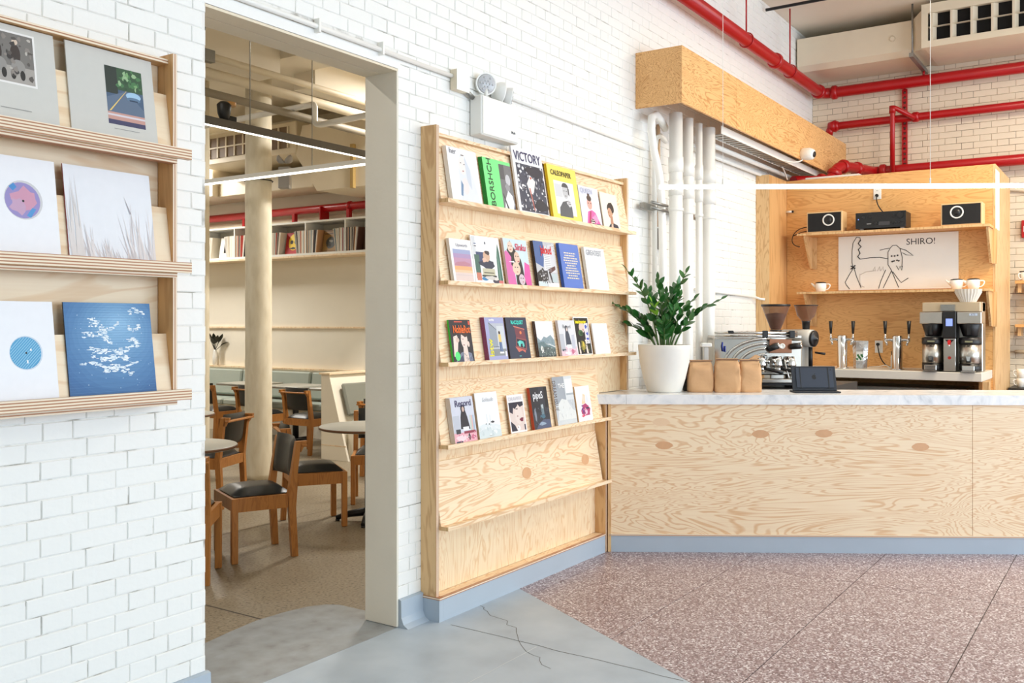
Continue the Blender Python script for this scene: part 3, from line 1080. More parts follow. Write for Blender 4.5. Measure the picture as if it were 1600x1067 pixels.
af = [((246, 240, 222), rc4(0, 0, 1, 1)), ((50, 38, 34), blob(.54, .58, .21, .17, 4, 16, .12)), ((206, 160, 130), ell(.46, .44, .13, .15)), ((190, 140, 112), [(.42, .12), (.60, .12), (.60, .36), (.46, .34)]), ((40, 44, 60), [(.24, 0), (.92, 0), (.84, .12), (.60, .16), (.54, .08), (.42, .14)]), ((226, 196, 176), [(.42, 0), (.56, 0), (.56, .12), (.46, .10)]), ((70, 44, 38), ell(.40, .46, .03, .010)), ((150, 70, 60), ell(.42, .36, .035, .012)), ((206, 160, 130), ell(.60, .42, .03, .04))]
mag(0, 5.698, .245, .250, (246, 240, 222), (230, 226, 214), af, 'cream magazine with a profile portrait of dark curly hair', t=.006)

# row two
pa = [((244, 243, 244), rc4(0, 0, 1, 1)), ((160, 170, 206), rc4(.10, .44, .92, .76)), ((196, 150, 178), rc4(.10, .36, .92, .60)), ((176, 150, 190), rc4(.10, .56, .92, .66)), ((190, 132, 150), blob(.50, .42, .40, .06, 4, 14, .2)), ((240, 178, 128), rc4(.10, .27, .92, .37)), ((238, 200, 164), rc4(.10, .22, .92, .28)), ((226, 206, 200), rc4(.10, .03, .92, .22)), ((206, 190, 192), rc4(.10, .155, .92, .165))]
m = mag(1, 3.998, .195, .238, (244, 243, 244), (222, 214, 204), pa, 'white magazine with a square pastel sunset picture', t=.009, copies=1, clabel='white magazine copy behind the pastel sunset cover', group='pastel sunset magazines')
title(m, 'Upsworth', .026, (130, 132, 150), .05, .196)
pl = [((240, 241, 242), rc4(0, 0, 1, 1)), ((214, 218, 222), rc4(.02, .5, .14, .98)), ((60, 76, 116), rc4(.12, .42, .40, .66)), ((72, 108, 96), rc4(.05, .10, .22, .60)), ((66, 110, 96), [(.80, .05), (.98, .03), (.96, .70), (.92, .88), (.84, .58)]), ((110, 150, 136), [(.86, .06), (.90, .06), (.90, .7), (.87, .6)]), ((48, 56, 78), blob(.50, .42, .26, .10, 3)), ((214, 176, 150), ell(.48, .58, .12, .12)), ((60, 48, 50), blob(.52, .66, .10, .05, 8)), ((226, 190, 170), blob(.40, .50, .08, .05, 2)), ((200, 196, 170), rc4(.28, .18, .72, .32)), ((88, 84, 70), rc4(.32, .22, .68, .24)), ((60, 64, 60), rc4(.24, .14, .76, .18)), ((210, 130, 110), rc4(.06, .06, .22, .22)), ((50, 130, 180), ell(.34, .10, .12, .04)), ((70, 64, 84), ell(.72, .06, .12, .05)), ((226, 220, 214), ell(.72, .11, .10, .035)), ((210, 206, 202), blob(.52, .12, .16, .04, 5)), ((216, 120, 120), rc4(.82, .02, .98, .08)), ((90, 96, 110), ell(.48, .86, .025, .03)), ((90, 110, 150), rc4(.08, .82, .16, .84)), ((70, 74, 84), rc4(.08, .77, .16, .79))]
m = mag(1, 4.206, .275, .272, (240, 241, 242), (226, 220, 216), pl, 'white magazine with a seated figure among green potted cacti', t=.008)
si = [((206, 226, 234), rc4(0, 0, 1, 1)), ((220, 110, 176), [(0, 0), (.34, 0), (.30, .62), (.06, .74), (0, .70)]), ((226, 90, 170), [(.66, 0), (1, 0), (1, .46), (.80, .52)]), ((36, 32, 36), [(.10, .74), (.28, .96), (.42, .80), (.66, .56), (.70, .40), (.72, .16), (.78, 0), (.36, 0), (.36, .30), (.22, .44), (.26, .60)]),
      ((230, 206, 190), ell(.27, .82, .12, .12)), ((228, 196, 176), ell(.50, .60, .12, .13)), ((232, 204, 182), ell(.42, .36, .17, .14)), ((214, 196, 206), ell(.60, .13, .13, .12)), ((242, 236, 240), [(.12, .50), (.36, .48), (.36, .52)]), ((210, 120, 90), ell(.27, .765, .045, .014)), ((190, 90, 90), ell(.54, .52, .04, .012)), ((190, 90, 90), ell(.44, .29, .035, .010)), ((170, 80, 80), ell(.63, .08, .03, .010))]
for fx, fy in ((.27, .84), (.50, .63), (.42, .39), (.60, .16)):
    si += [((60, 46, 44), ell(fx - .05, fy, .028, .010)), ((60, 46, 44), ell(fx + .05, fy, .028, .010))]
m = mag(1, 4.522, .25, .280, (206, 226, 234), (224, 196, 190), si, 'pink magazine with four stacked heads and red script title', t=.007, copies=1, clabel='pale magazine copy behind the four stacked heads cover', group='stacked heads magazines')
title(m, 'Sinku', .056, (214, 40, 84), .11, .214, shear=.25, bold=.001)
ja = [((196, 198, 204), rc4(0, 0, 1, 1)), ((74, 104, 160), [(0, .52), (.46, .40), (.46, 1), (0, 1)]), ((214, 216, 222), [(.30, .30), (.95, .34), (.95, .98), (.52, .90)]), ((232, 233, 236), rc4(.42, .36, .74, .78)), ((40, 38, 40), [(0, .30), (.30, .42), (.42, .30), (.40, .12), (0, .10)]), ((60, 58, 62), rc4(.20, .14, .52, .36)), ((96, 60, 58), [(.56, .40), (.92, .48), (.92, .40), (.62, .30)]), ((44, 44, 48), [(.56, .34), (.64, .34), (.74, .10), (.66, .10)]), ((190, 206, 210), rc4(.70, .12, .94, .30)), ((210, 224, 228), rc4(.02, .0, .42, .12)), ((240, 240, 242), rc4(.46, 0, 1, .10))]
ja += scatter(36, 9, .10, .08, .56, .38, .01, .03, [(230, 230, 232), (30, 28, 30), (150, 150, 156)]) + scatter(26, 19, .56, .80, .98, .99, .006, .016, [(60, 60, 64), (200, 200, 206), (240, 240, 242)]) + [((170, 172, 180), rc4(.44, .36 + .04 * k, .72, .37 + .04 * k)) for k in range(10)]
m = mag(1, 4.845, .242, .288, (196, 198, 204), (40, 26, 26), ja, 'dark spined magazine with grey street photograph and red script title', t=.010, copies=1, clabel='dark spined magazine copy behind the grey street cover', group='grey street magazines')
title(m, 'jaloud', .072, (226, 30, 40), .07, .212, sx=.75, bold=.0015)
bl = [((92, 126, 206), rc4(0, 0, 1, 1))]
for k, (a, b) in enumerate([(.20, .80), (.22, .74), (.16, .86), (.14, .88), (.20, .82), (.28, .72), (.20, .78), (.16, .86), (.18, .88), (.28, .76), (.20, .82)]):
    z = .78 - k * .056
    q = random.Random(k)
    x = a
    while x < b:
        x2 = min(b, x + q.uniform(.05, .13))
        bl.append(((236, 224, 190), rc4(x, z, x2, z + .026)))
        x = x2 + .022
m = mag(1, 5.153, .243, .295, (92, 126, 206), (36, 84, 176), bl, 'plain blue magazine with centred cream text', t=.010, copies=1, clabel='plain blue magazine copy behind the cream text cover', group='blue text magazines')
gt = [((240, 242, 244), rc4(0, 0, 1, 1)), ((206, 210, 214), rc4(.06, .04, .075, .10))]
m = mag(1, 5.476, .278, .292, (240, 242, 244), (226, 226, 226), gt, 'white magazine with grey capital title and nearly empty cover, second shelf', t=.010, copies=1, clabel='white magazine copy behind the grey capital title cover', group='grey title magazines')
title(m, 'GREATEST', .052, (176, 180, 188), .018, .238, sx=.88, bold=.001)

# row three
nr = [((42, 40, 48), rc4(0, 0, 1, 1)), ((120, 128, 150), [(.10, 0), (.95, 0), (.90, .20), (.62, .26), (.40, .22)]), ((70, 76, 100), [(.14, 0), (.50, 0), (.46, .16)]), ((236, 216, 206), ell(.62, .52, .16, .20)), ((236, 216, 206), [(.50, 0), (.76, 0), (.72, .40), (.54, .40)]), ((232, 208, 198), ell(.80, .42, .05, .07)), ((238, 220, 210), [(.06, .14), (.20, .10), (.34, .52), (.30, .64), (.12, .60)]), ((222, 196, 184), ell(.30, .52, .08, .06)), ((60, 46, 46), blob(.68, .66, .14, .06, 3)), ((90, 230, 130), ell(.22, .14, .12, .11)), ((214, 80, 60), rc4(.24, .94, .62, .965)), ((214, 80, 60), rc4(.90, .88, .98, .97)), ((160, 110, 110), ell(.56, .54, .03, .012)), ((140, 80, 80), ell(.58, .40, .04, .012))]
nr += scatter(26, 3, .08, .55, .5, .72, .004, .012, [(110, 106, 120), (80, 78, 90)]) + scatter(40, 8, .40, .02, .94, .2, .006, .015, [(84, 90, 116), (190, 196, 210), (60, 64, 84)])
m = mag(2, 4.000, .190, .232, (42, 40, 48), (40, 176, 44), nr, 'dark magazine with green spine and orange script title', t=.011)
title(m, 'NobleRot', .058, (244, 112, 44), .026, .160, sx=.66, bold=.0016)
ls = [((168, 172, 212), rc4(0, 0, 1, 1)), ((186, 192, 204), rc4(.18, .10, .96, .86)), ((150, 160, 174), [(.18, .90), (.56, .72), (.56, .30), (.18, .30)]), ((206, 212, 218), rc4(.58, .24, .96, .80)), ((110, 116, 124), [(.18, .86), (.56, .70), (.56, .72), (.20, .88)]), ((140, 146, 150), rc4(.22, .10, .96, .26)), ((96, 104, 108), rc4(.18, .30, .60, .315)), ((230, 200, 120), rc4(.62, .42, .76, .60)), ((60, 40, 36), ell(.69, .64, .05, .04)), ((84, 108, 150), [(.62, .20), (.69, .20), (.70, .42), (.62, .42)]), ((100, 124, 164), [(.71, .18), (.78, .18), (.76, .42), (.69, .42)]), ((240, 240, 240), rc4(.60, .15, .82, .19)), ((236, 236, 240), rc4(.88, .08, .96, .2))]
m = mag(2, 4.322, .190, .247, (168, 172, 212), (130, 56, 96), ls, 'lilac magazine with plum spine and a person standing in a corner', t=.0085, copies=2, clabel='plum spined magazine copy behind the lilac corner cover', group='plum spined magazines')
title(m, 'lstw', .062, (230, 222, 70), .050, .020, rot=(PI / 2, -PI / 2, 0), bold=.0015)
title(m, 'works', .020, (246, 246, 250), .04, .226, bold=.001)
rq = [((52, 60, 82), rc4(0, 0, 1, 1)), ((120, 64, 76), [(.40, .52), (.88, .46), (.84, .70), (.36, .78)]), ((210, 120, 104), [(.34, .77), (.85, .70), (.85, .72), (.34, .80)]), ((236, 130, 80), ell(.64, .63, .05, .04)), ((150, 84, 84), [(.34, .30), (.84, .20), (.88, .46), (.40, .52)]), ((34, 40, 60), [(.38, .32), (.80, .24), (.84, .43), (.42, .49)]), ((90, 206, 196), blob(.60, .40, .14, .035, 3)), ((110, 220, 206), blob(.52, .36, .05, .07, 5)), ((96, 200, 190), blob(.70, .34, .05, .06, 7)), ((206, 110, 96), [(.30, .30), (.78, .20), (.76, .14), (.62, .20), (.44, .16)]), ((90, 190, 190), rc4(.44, .06, .54, .075))]
m = mag(2, 4.543, .221, .248, (52, 60, 82), (28, 22, 22), rq, 'navy magazine showing an open red suitcase', t=.012)
title(m, 'RACQUET', .030, (70, 222, 206), .048, .208, sx=.95, bold=.0012)
mo = [((236, 237, 240), rc4(0, 0, 1, 1)), ((140, 160, 170), [(0, 0), (0, .56), (.20, .46), (.40, .58), (.55, .54), (.80, .62), (1, .46), (1, 0)]), ((104, 128, 132), [(0, 0), (0, .40), (.30, .44), (.60, .38), (1, .30), (1, 0)]), ((90, 104, 104), [(0, 0), (0, .26), (.5, .30), (1, .22), (1, 0)]), ((214, 220, 222), [(.4, .38), (.7, .33), (1, .26), (1, .29), (.7, .37)]), ((236, 234, 230), blob(.22, .22, .09, .09, 4)), ((60, 72, 76), rc4(0, 0, 1, .05))]
mo += scatter(60, 4, .02, .03, .98, .26, .008, .03, [(70, 84, 84), (150, 164, 160), (200, 206, 206), (120, 136, 128), (50, 58, 62)]) + scatter(24, 14, .02, .34, .98, .5, .01, .03, [(120, 144, 150), (160, 178, 184)])
mag(2, 4.852, .200, .226, (236, 237, 240), (70, 52, 46), mo, 'magazine with a white sky over a grey mountain village', t=.010, copies=1, clabel='brown spined magazine copy behind the mountain village cover', group='mountain village magazines')
rd = [((222, 224, 230), rc4(0, 0, 1, 1)), ((230, 200, 214), rc4(0, 0, 1, .26)), ((190, 194, 204), rc4(.0, .16, .26, .62)), ((70, 76, 92), [(.34, .30), (.70, .28), (.62, .60), (.52, .78), (.42, .76), (.36, .56)]), ((60, 62, 74), ell(.48, .76, .09, .10)), ((226, 210, 206), ell(.50, .75, .045, .06)), ((240, 238, 240), rc4(.38, .22, .68, .32)), ((196, 200, 214), [(.70, .20), (.92, .20), (.92, .60), (.74, .58)]), ((200, 110, 140), blob(.72, .12, .12, .06, 4)), ((90, 96, 110), rc4(.06, .14, .3, .2)), ((240, 236, 240), blob(.4, .08, .2, .05, 8))]
rd += scatter(24, 31, .1, .02, .95, .2, .01, .03, [(236, 214, 226), (206, 150, 176), (244, 240, 244)])
m = mag(2, 5.126, .200, .232, (222, 224, 230), (206, 200, 206), rd, 'pale magazine with a seated person in grey, third shelf', t=.008, copies=1, clabel='pale magazine copy behind the seated grey person cover', group='seated person magazines')
title(m, 'Record', .034, (120, 124, 136), .05, .180)
hm = [((240, 240, 240), rc4(0, 0, 1, 1)), ((36, 34, 34), rc4(.04, .03, .96, .97)), ((226, 206, 196), ell(.50, .72, .20, .14)), ((224, 222, 228), rc4(.66, .30, .92, .84)), ((70, 90, 190), blob(.78, .74, .08, .05, 2)), ((84, 100, 196), blob(.82, .56, .07, .04, 3)), ((74, 92, 190), blob(.80, .42, .08, .03, 5)), ((74, 110, 70), ell(.38, .58, .16, .08)), ((40, 70, 40), ell(.42, .57, .10, .05)), ((234, 220, 210), [(.14, .04), (.24, .04), (.22, .34), (.14, .34)]), ((234, 220, 210), [(.62, .04), (.74, .04), (.66, .40), (.58, .40)]), ((150, 140, 60), blob(.44, .24, .14, .12, 6)), ((214, 190, 80), blob(.46, .28, .06, .08, 7)), ((150, 50, 40), blob(.56, .66, .03, .03, 7))]
hm += scatter(22, 17, .2, .06, .9, .36, .012, .04, [(60, 70, 40), (206, 190, 90), (30, 30, 30), (120, 116, 70)])
m = mag(2, 5.338, .198, .256, (240, 240, 240), (230, 230, 230), hm, 'white bordered dark magazine with yellow title', t=.006)
title(m, 'headmaster', .034, (244, 230, 40), .014, .212, sx=.92, bold=.0012)
wt = [((242, 243, 245), rc4(0, 0, 1, 1))] + [((224, 226, 230), rc4(.2, .2 + .06 * k, .2 + .5 * ((k * 7) % 5 + 4) / 8, .205 + .06 * k)) for k in range(11)]
mag(2, 5.576, .212, .212, (242, 243, 245), (232, 232, 234), wt, 'small blank white magazine at the end of the third shelf', t=.009)

# row four
r4 = [((208, 212, 226), rc4(0, 0, 1, 1)), ((232, 176, 188), rc4(.0, .0, 1, .22)), ((190, 196, 208), rc4(.02, .22, .30, .60)), ((60, 62, 70), rc4(.10, .2, .3, .3)), ((46, 44, 52), [(.32, .30), (.74, .28), (.66, .56), (.58, .74), (.44, .74), (.36, .56)]), ((38, 36, 42), ell(.50, .74, .10, .10)), ((206, 176, 164), ell(.51, .73, .05, .06)), ((238, 238, 242), rc4(.42, .26, .68, .34)), ((196, 206, 190), rc4(.76, .24, .82, .58)), ((222, 176, 176), rc4(.83, .24, .88, .58)), ((160, 186, 206), rc4(.89, .24, .95, .58)), ((150, 60, 80), rc4(.44, .19, .96, .245)), ((50, 46, 54), blob(.66, .12, .06, .07, 3)), ((240, 214, 222), blob(.30, .10, .2, .06, 5)), ((206, 110, 140), blob(.84, .10, .10, .05, 6)), ((70, 76, 96), rc4(.06, .0, .34, .04))]
r4 += scatter(20, 41, .05, .02, .95, .2, .01, .03, [(244, 224, 230), (214, 130, 156)])
m = mag(3, 4.006, .203, .246, (208, 212, 226), (206, 196, 186), r4, 'lilac magazine with a black-clad figure beside records, lowest filled shelf', t=.009, copies=2, clabel='pale spined magazine copy behind the black-clad figure cover', group='black-clad figure magazines')
title(m, 'Record', .050, (72, 66, 104), .034, .196, bold=.0006)
ld = [((238, 240, 243), rc4(0, 0, 1, 1)), ((222, 230, 234), [(0, 0), (0, .28), (.3, .32), (.7, .30), (1, .24), (1, 0)]), ((210, 222, 226), [(0, 0), (0, .16), (.4, .22), (1, .14), (1, 0)]), ((60, 64, 70), blob(.36, .31, .03, .012, 1)), ((60, 64, 70), blob(.50, .30, .03, .014, 2)), ((60, 64, 70), blob(.66, .34, .09, .022, 3)), ((220, 226, 230), rc4(.40, .34, .44, .52)), ((222, 228, 232), rc4(.54, .34, .58, .5)), ((140, 146, 150), rc4(.44, .04, .56, .048))] + scatter(26, 2, .05, .04, .95, .26, .01, .05, [(214, 224, 226), (230, 236, 238), (200, 214, 218)])
m = mag(3, 4.240, .215, .258, (238, 240, 243), (176, 160, 140), ld, 'white magazine with small cattle in a snowy field', t=.010)
title(m, 'Solitude', .034, (190, 196, 204), .06, .205, shear=.3)
fc = [((240, 238, 240), rc4(0, 0, 1, 1)), ((222, 206, 200), rc4(.06, .05, .94, .80)), ((40, 38, 56), [(.06, .80), (.94, .80), (.94, .70), (.72, .66), (.60, .74), (.48, .60), (.30, .66), (.24, .50), (.06, .56)]), ((40, 38, 56), [(.06, .05), (.42, .05), (.30, .20), (.06, .32)]), ((60, 56, 76), rc4(.86, .05, .94, .2)), ((228, 214, 208), ell(.60, .46, .24, .24)), ((52, 36, 44), [(.40, .62), (.58, .64), (.56, .60)]), ((122, 30, 60), [(.60, .34), (.72, .38), (.86, .38), (.82, .28), (.70, .28)]), ((150, 100, 96), ell(.52, .43, .035, .018)), ((244, 240, 238), ell(.50, .12, .10, .07)), ((130, 60, 76), ell(.48, .14, .025, .02))]
m = mag(3, 4.556, .172, .226, (240, 238, 240), (206, 170, 140), fc, 'white bordered magazine with a cropped face and dark red lips', t=.006)
title(m, 'DRAWER', .034, (206, 206, 214), .012, .190, sx=1.0)
dk = [((52, 54, 64), rc4(0, 0, 1, 1)), ((40, 42, 50), rc4(.0, .4, .5, 1)), ((110, 130, 140), rc4(.52, .34, .68, .56)), ((180, 190, 196), rc4(.54, .48, .66, .58)), ((70, 110, 130), blob(.60, .30, .14, .05, 3)), ((84, 92, 120), [(.10, 0), (1, 0), (.96, .2), (.6, .22), (.3, .14)]), ((130, 140, 156), blob(.16, .34, .05, .16, 5)), ((150, 170, 190), blob(.50, .12, .18, .04, 6)), ((30, 30, 36), rc4(.8, .5, 1, 1))] + scatter(24, 6, .1, .05, .95, .6, .008, .025, [(80, 86, 100), (110, 120, 136), (36, 36, 42)])
m = mag(3, 4.800, .193, .256, (52, 54, 64), (186, 72, 44), dk, 'dark magazine with orange spine and white scrawled title', t=.009, copies=1, clabel='orange spined magazine copy behind the dark scrawled cover', group='orange spined magazines')
title(m, 'pipeS', .062, (236, 238, 242), .022, .186, sx=.85, bold=.001)
tg = [((196, 202, 208), rc4(0, 0, 1, 1)), ((160, 168, 178), rc4(.0, .44, .56, 1)), ((214, 220, 224), rc4(.56, .5, 1, 1)), ((150, 160, 170), rc4(.54, .40, .58, 1)), ((232, 236, 238), rc4(.62, .62, .98, .94)), ((170, 180, 188), rc4(.62, .60, 1, .64)), ((222, 226, 226), [(.08, .10), (.16, .44), (.36, .54), (.62, .50), (.84, .30), (.98, .26), (1, .06), (.5, .10)]), ((206, 212, 216), rc4(0, 0, 1, .10))]
q = random.Random(4)
for k in range(22):
    x, z = q.uniform(.12, .9), q.uniform(.14, .46)
    tg.append((((196, 200, 200), (236, 238, 238), (176, 182, 186))[k % 3], [(x, z), (x + .02, z), (x + q.uniform(-.1, .12), z + q.uniform(-.14, .1))]))
m = mag(3, 5.078, .242, .308, (196, 202, 208), (206, 190, 172), tg, 'tall grey magazine with a draped table photograph', t=.014)
title(m, 'THE', .040, (240, 242, 244), .06, .235, bold=.001)
lettering('DREAM ISSUE', .036, pc((110, 90, 76)), m, (-.0016, .002, .285), (PI / 2, PI / 2, -PI / 2), 'spine_lettering', .9)
wp = [((243, 242, 244), rc4(0, 0, 1, 1)), ((230, 206, 168), [(.34, .48), (.50, .78), (.64, .74), (.60, .50)]), ((236, 214, 196), ell(.52, .64, .08, .09)), ((176, 60, 110), [(.30, .14), (.80, .16), (.90, .34), (.62, .50), (.40, .46), (.24, .30)]), ((110, 50, 120), blob(.40, .32, .09, .08, 3)), ((240, 200, 220), blob(.60, .26, .10, .07, 4)), ((224, 228, 236), blob(.74, .62, .10, .12, 6)), ((70, 44, 80), blob(.72, .36, .10, .03, 5)), ((214, 80, 110), blob(.34, .16, .12, .04, 7))] + scatter(16, 77, .3, .16, .85, .44, .012, .035, [(214, 90, 140), (120, 60, 130), (246, 226, 236)])
mag(3, 5.350, .190, .232, (243, 242, 244), (222, 190, 150), wp, 'white magazine with a small figure in a pink patterned dress', t=.007)

# clear plastic bag standing behind the first magazine
mb = MB()
vs, fs = [], []
for i in range(13):
    for j in range(5):
        x = 3.935 + i * .026
        z = 2.30 + j * .068 - (0.012 * math.sin(i * 1.7) if j == 4 else 0) - i * .0012 * j
        vs.append((x, D - .053 - (4 - j) * .003 + .003 * math.sin(i * 2.1 + j), z))
for i in range(12):
    for j in range(4):
        fs.append((i * 5 + j, (i + 1) * 5 + j, (i + 1) * 5 + j + 1, i * 5 + j + 1))
mb.add(vs, fs, None, True)
tag(mb.build('plastic_bag', clear_film), 'crinkled clear plastic bag at the top of the magazine rack', 'bag')

# ------------------------------------------------------------------ emergency light, boxes and conduits on the brick wall
el = thing('emergency_light', 'white emergency light box with three lamp heads above the magazine rack', 'emergency light', (4.33, D, 2.66))
MB().box(4.335, 4.715, D - .085, D - .002, 2.648, 2.875, b=.006).build('body', white_plastic, el, world=True)
MB().box(4.345, 4.705, D - .0905, D - .0855, 2.656, 2.868).build('face_plate', white_plastic, el, world=True)
lettering('Mule', .022, pc((70, 80, 96)), el, (4.66 - 4.33 - .03, -.0912, 2.70 - 2.66), PZ, 'logo_lettering', 1, bold=.0006)
for k, (px, pz, az, tl) in enumerate([(4.42, 2.955, -0.55, .1), (4.575, 2.935, 1.0, .15), (4.665, 2.92, .75, .2)]):
    ax = Vector((math.sin(az), -math.cos(az), -tl)).normalized()
    M = Matrix.Translation((px, D - .055, pz)) @ ax.to_track_quat('Z', 'Y').to_matrix().to_4x4()
    h = MB().lathe([(.012, -.06), (.04, -.052), (.058, -.025), (.064, .0), (.064, .008)], 20, M=M).build('lamp_head', white_plastic, el, world=True)
    g = MB().lathe([(.056, .0085), (.05, .012), (.0, .014)], 20, M=M)
    for a in range(3):
        for b in range(6 if a else 1):
            t = b * PI / 3 + a
            g.lathe([(.008, .011), (.005, .016), (0, .017)], 6, M=M @ Matrix.Translation((.019 * a * math.cos(t), .019 * a * math.sin(t), 0)))
    gl = g.build('lens', plain('lens_grey', (196, 198, 202), rough=.15, var=.1, scale=60), None)
    inv = el.matrix_basis.inverted()
    for v in gl.data.vertices:
        v.co = inv @ v.co
    gl.parent = h
    MB().tube([(px, D - .055, pz - .075), (px, D - .055, pz - .03)], .012, 8).build('lamp_bracket', white_plastic, el, world=True)
jb = thing('junction_box', 'small white junction box beside the emergency light', 'junction box', (4.15, D, 2.86))
MB().box(4.15, 4.262, D - .05, D - .002, 2.872, 2.985, b=.003).build('body', cream_metal, jb, world=True)
MB().box(4.148, 4.264, D - .0535, D - .0505, 2.87, 2.987).build('cover_plate', white_plastic, jb, world=True)
MB().tube([(4.262, D - .025, 2.89), (4.334, D - .025, 2.862)], .014, 10).build('connector', galv, jb, world=True)
mb = MB().tube([(0.4, D - .016, 2.962), (2.9, D - .016, 2.955), (4.149, D - .016, 2.948)], .013, 8)
c1 = tag(mb.build('wall_conduit', white_pipe), 'thin white conduit running over the doorway to the junction box', 'conduit')
for x in (3.12, 3.56):
    MB().box(x, x + .012, D - .034, D - .001, 2.925, 2.99).build('clip', white_pipe, c1)
tag(MB().tube([(4.72, D - .012, 2.94), (5.6, D - .012, 2.93), (6.60, D - .012, 2.915)], .009, 8).build('wall_conduit', white_pipe),
    'thin white conduit leading from the emergency light to the tall white pipes', 'conduit')

# ------------------------------------------------------------------ plywood soffit box
sb = thing('soffit_box', 'long plywood box beam high on the brick wall over the bar', 'beam casing', (6.458, 2.839, 3.2))
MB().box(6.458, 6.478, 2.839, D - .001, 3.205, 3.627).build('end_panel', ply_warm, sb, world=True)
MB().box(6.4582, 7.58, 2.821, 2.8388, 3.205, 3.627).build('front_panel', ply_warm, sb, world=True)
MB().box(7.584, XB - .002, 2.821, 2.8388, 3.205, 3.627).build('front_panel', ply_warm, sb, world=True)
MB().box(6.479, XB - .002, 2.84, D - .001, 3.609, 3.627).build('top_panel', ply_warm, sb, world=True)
# cable tray and pipes under the box
tray = thing('cable_tray', 'perforated galvanised cable tray under the plywood box beam', 'cable tray', (7.5, 2.95, 3.2))
mb = MB()
mb.box(7.45, 10.6, 2.90, 2.906, 3.15, 3.215)
mb.box(7.45, 10.6, 3.03, 3.036, 3.15, 3.215)
mb.build('rail', white_pipe, tray, world=True)
for k in range(32):
    x = 7.5 + k * .097
    MB().box(x, x + .05, 2.907, 3.029, 3.152, 3.156).build('rung', galv, tray, world=True)
for k, (yy, zz, rr) in enumerate([(3.10, 3.12, .022), (3.155, 3.05, .016)]):
    tag(MB().tube([(7.45, yy, zz), (9.4, yy, zz), (10.9, yy, zz)], rr, 8).build('service_pipe', white_pipe),
        ['thicker white service pipe running below the plywood box beam', 'thinner white service pipe lowest under the plywood box beam'][k], 'pipe', 'service pipes under the beam')

# tall white vertical pipes
TP = [(6.753, 3.00, .052, 'first tall white vertical pipe, nearest the magazine rack'), (6.987, 3.00, .042, 'second tall white vertical pipe from the magazine rack'),
      (7.21, 3.00, .028, 'thinnest of the four tall white vertical pipes'), (7.42, 3.00, .052, 'tall white vertical pipe farthest from the magazine rack')]
for x, y, r, lab in TP:
    p = thing('standpipe', lab, 'pipe', (x, y, 0), 0, 'tall white pipes beside the bar')
    MB().tube([(0, 0, 0), (0, 0, 1.6), (0, 0, 3.20)], r, 20).build('pipe_run', white_pipe, p)
    for z in (2.56, 2.74):
        MB().tube([(0, 0, z), (0, 0, z + .12)], r + .006, 20).build('coupling', white_pipe, p)
    MB().tube([(0, 0, 2.44), (0, 0, 2.465)], r + .008, 20).build('clamp', white_pipe, p)
tag(MB().tube([(6.80, 3.11, 3.10), (6.70, 3.10, 3.15), (6.58, 3.09, 3.17), (6.49, 3.08, 3.13), (6.47, 3.075, 3.02), (6.51, 3.07, 2.88), (6.58, 3.06, 2.72), (6.61, 3.055, 2.52), (6.62, 3.05, 2.2), (6.62, 3.05, 1.0)], .030, 12).build('bent_conduit', white_pipe),
    'white conduit bent in a swan neck under the end of the box beam', 'conduit')
tag(MB().tube([(6.90, 3.15, 3.02), (6.80, 3.15, 3.05), (6.72, 3.15, 3.02), (6.69, 3.15, 2.9), (6.69, 3.15, 1.0)], .020, 10).build('bent_conduit', white_pipe),
    'slim white conduit curving down behind the swan neck conduit', 'conduit')
sc_ = thing('strut_channel', 'short galvanised strut clamping the white pipes to the wall', 'strut', (6.46, 3.13, 2.47))
MB().box(6.46, 7.52, 3.135, 3.165, 2.45, 2.49).build('channel', galv, sc_, world=True)
MB().tube([(6.44, 3.06, 2.485), (6.60, 3.0, 2.465)], .012, 8).build('bolt', galv, sc_, world=True)
MB().tube([(6.44, 3.06, 2.445), (6.60, 3.0, 2.425)], .012, 8).build('bolt', galv, sc_, world=True)
cp = tag(MB().tube([(6.84, D - .012, 3.15), (6.84, D - .012, 2.34)], .016, 8).build('copper_riser', plain('aged_copper', (222, 190, 156), rough=.45, var=.1)),
         'thin copper coloured riser above the small grey wall box', 'pipe')
wb = thing('call_point', 'small grey box with a red edge on the brick wall', 'wall box', (6.83, D, 2.2))
MB().box(6.80, 6.875, D - .055, D - .002, 2.16, 2.325, b=.004).build('body', plain('box_grey', (150, 146, 142), rough=.5), wb, world=True)
MB().box(6.8755, 6.884, D - .055, D - .002, 2.16, 2.325).build('side_strip', red_pipe, wb, world=True)
tag(MB().tube([(7.55, D - .02, 1.865), (8.6, D - .02, 1.845), (9.0, D - .03, 1.835), (9.10, D - .06, 1.815), (9.115, D - .10, 1.81)], .012, 8).build('wall_conduit', white_pipe),
    'thin white conduit along the brick wall ending at the plywood upright', 'conduit')

# ------------------------------------------------------------------ counter
CA = math.atan2(-.8458, .5335)
C0 = (5.742, 3.054)
E1, N1 = Vector((.5335, -.8458, 0)), Vector((.8458, .5335, 0))


def cw(lx, ly, z=0.0):
    """world position from counter coordinates: along the front, back from the front, up"""
    p = Vector((C0[0], C0[1], z)) + E1 * lx + N1 * ly
    return (p.x, p.y, p.z)


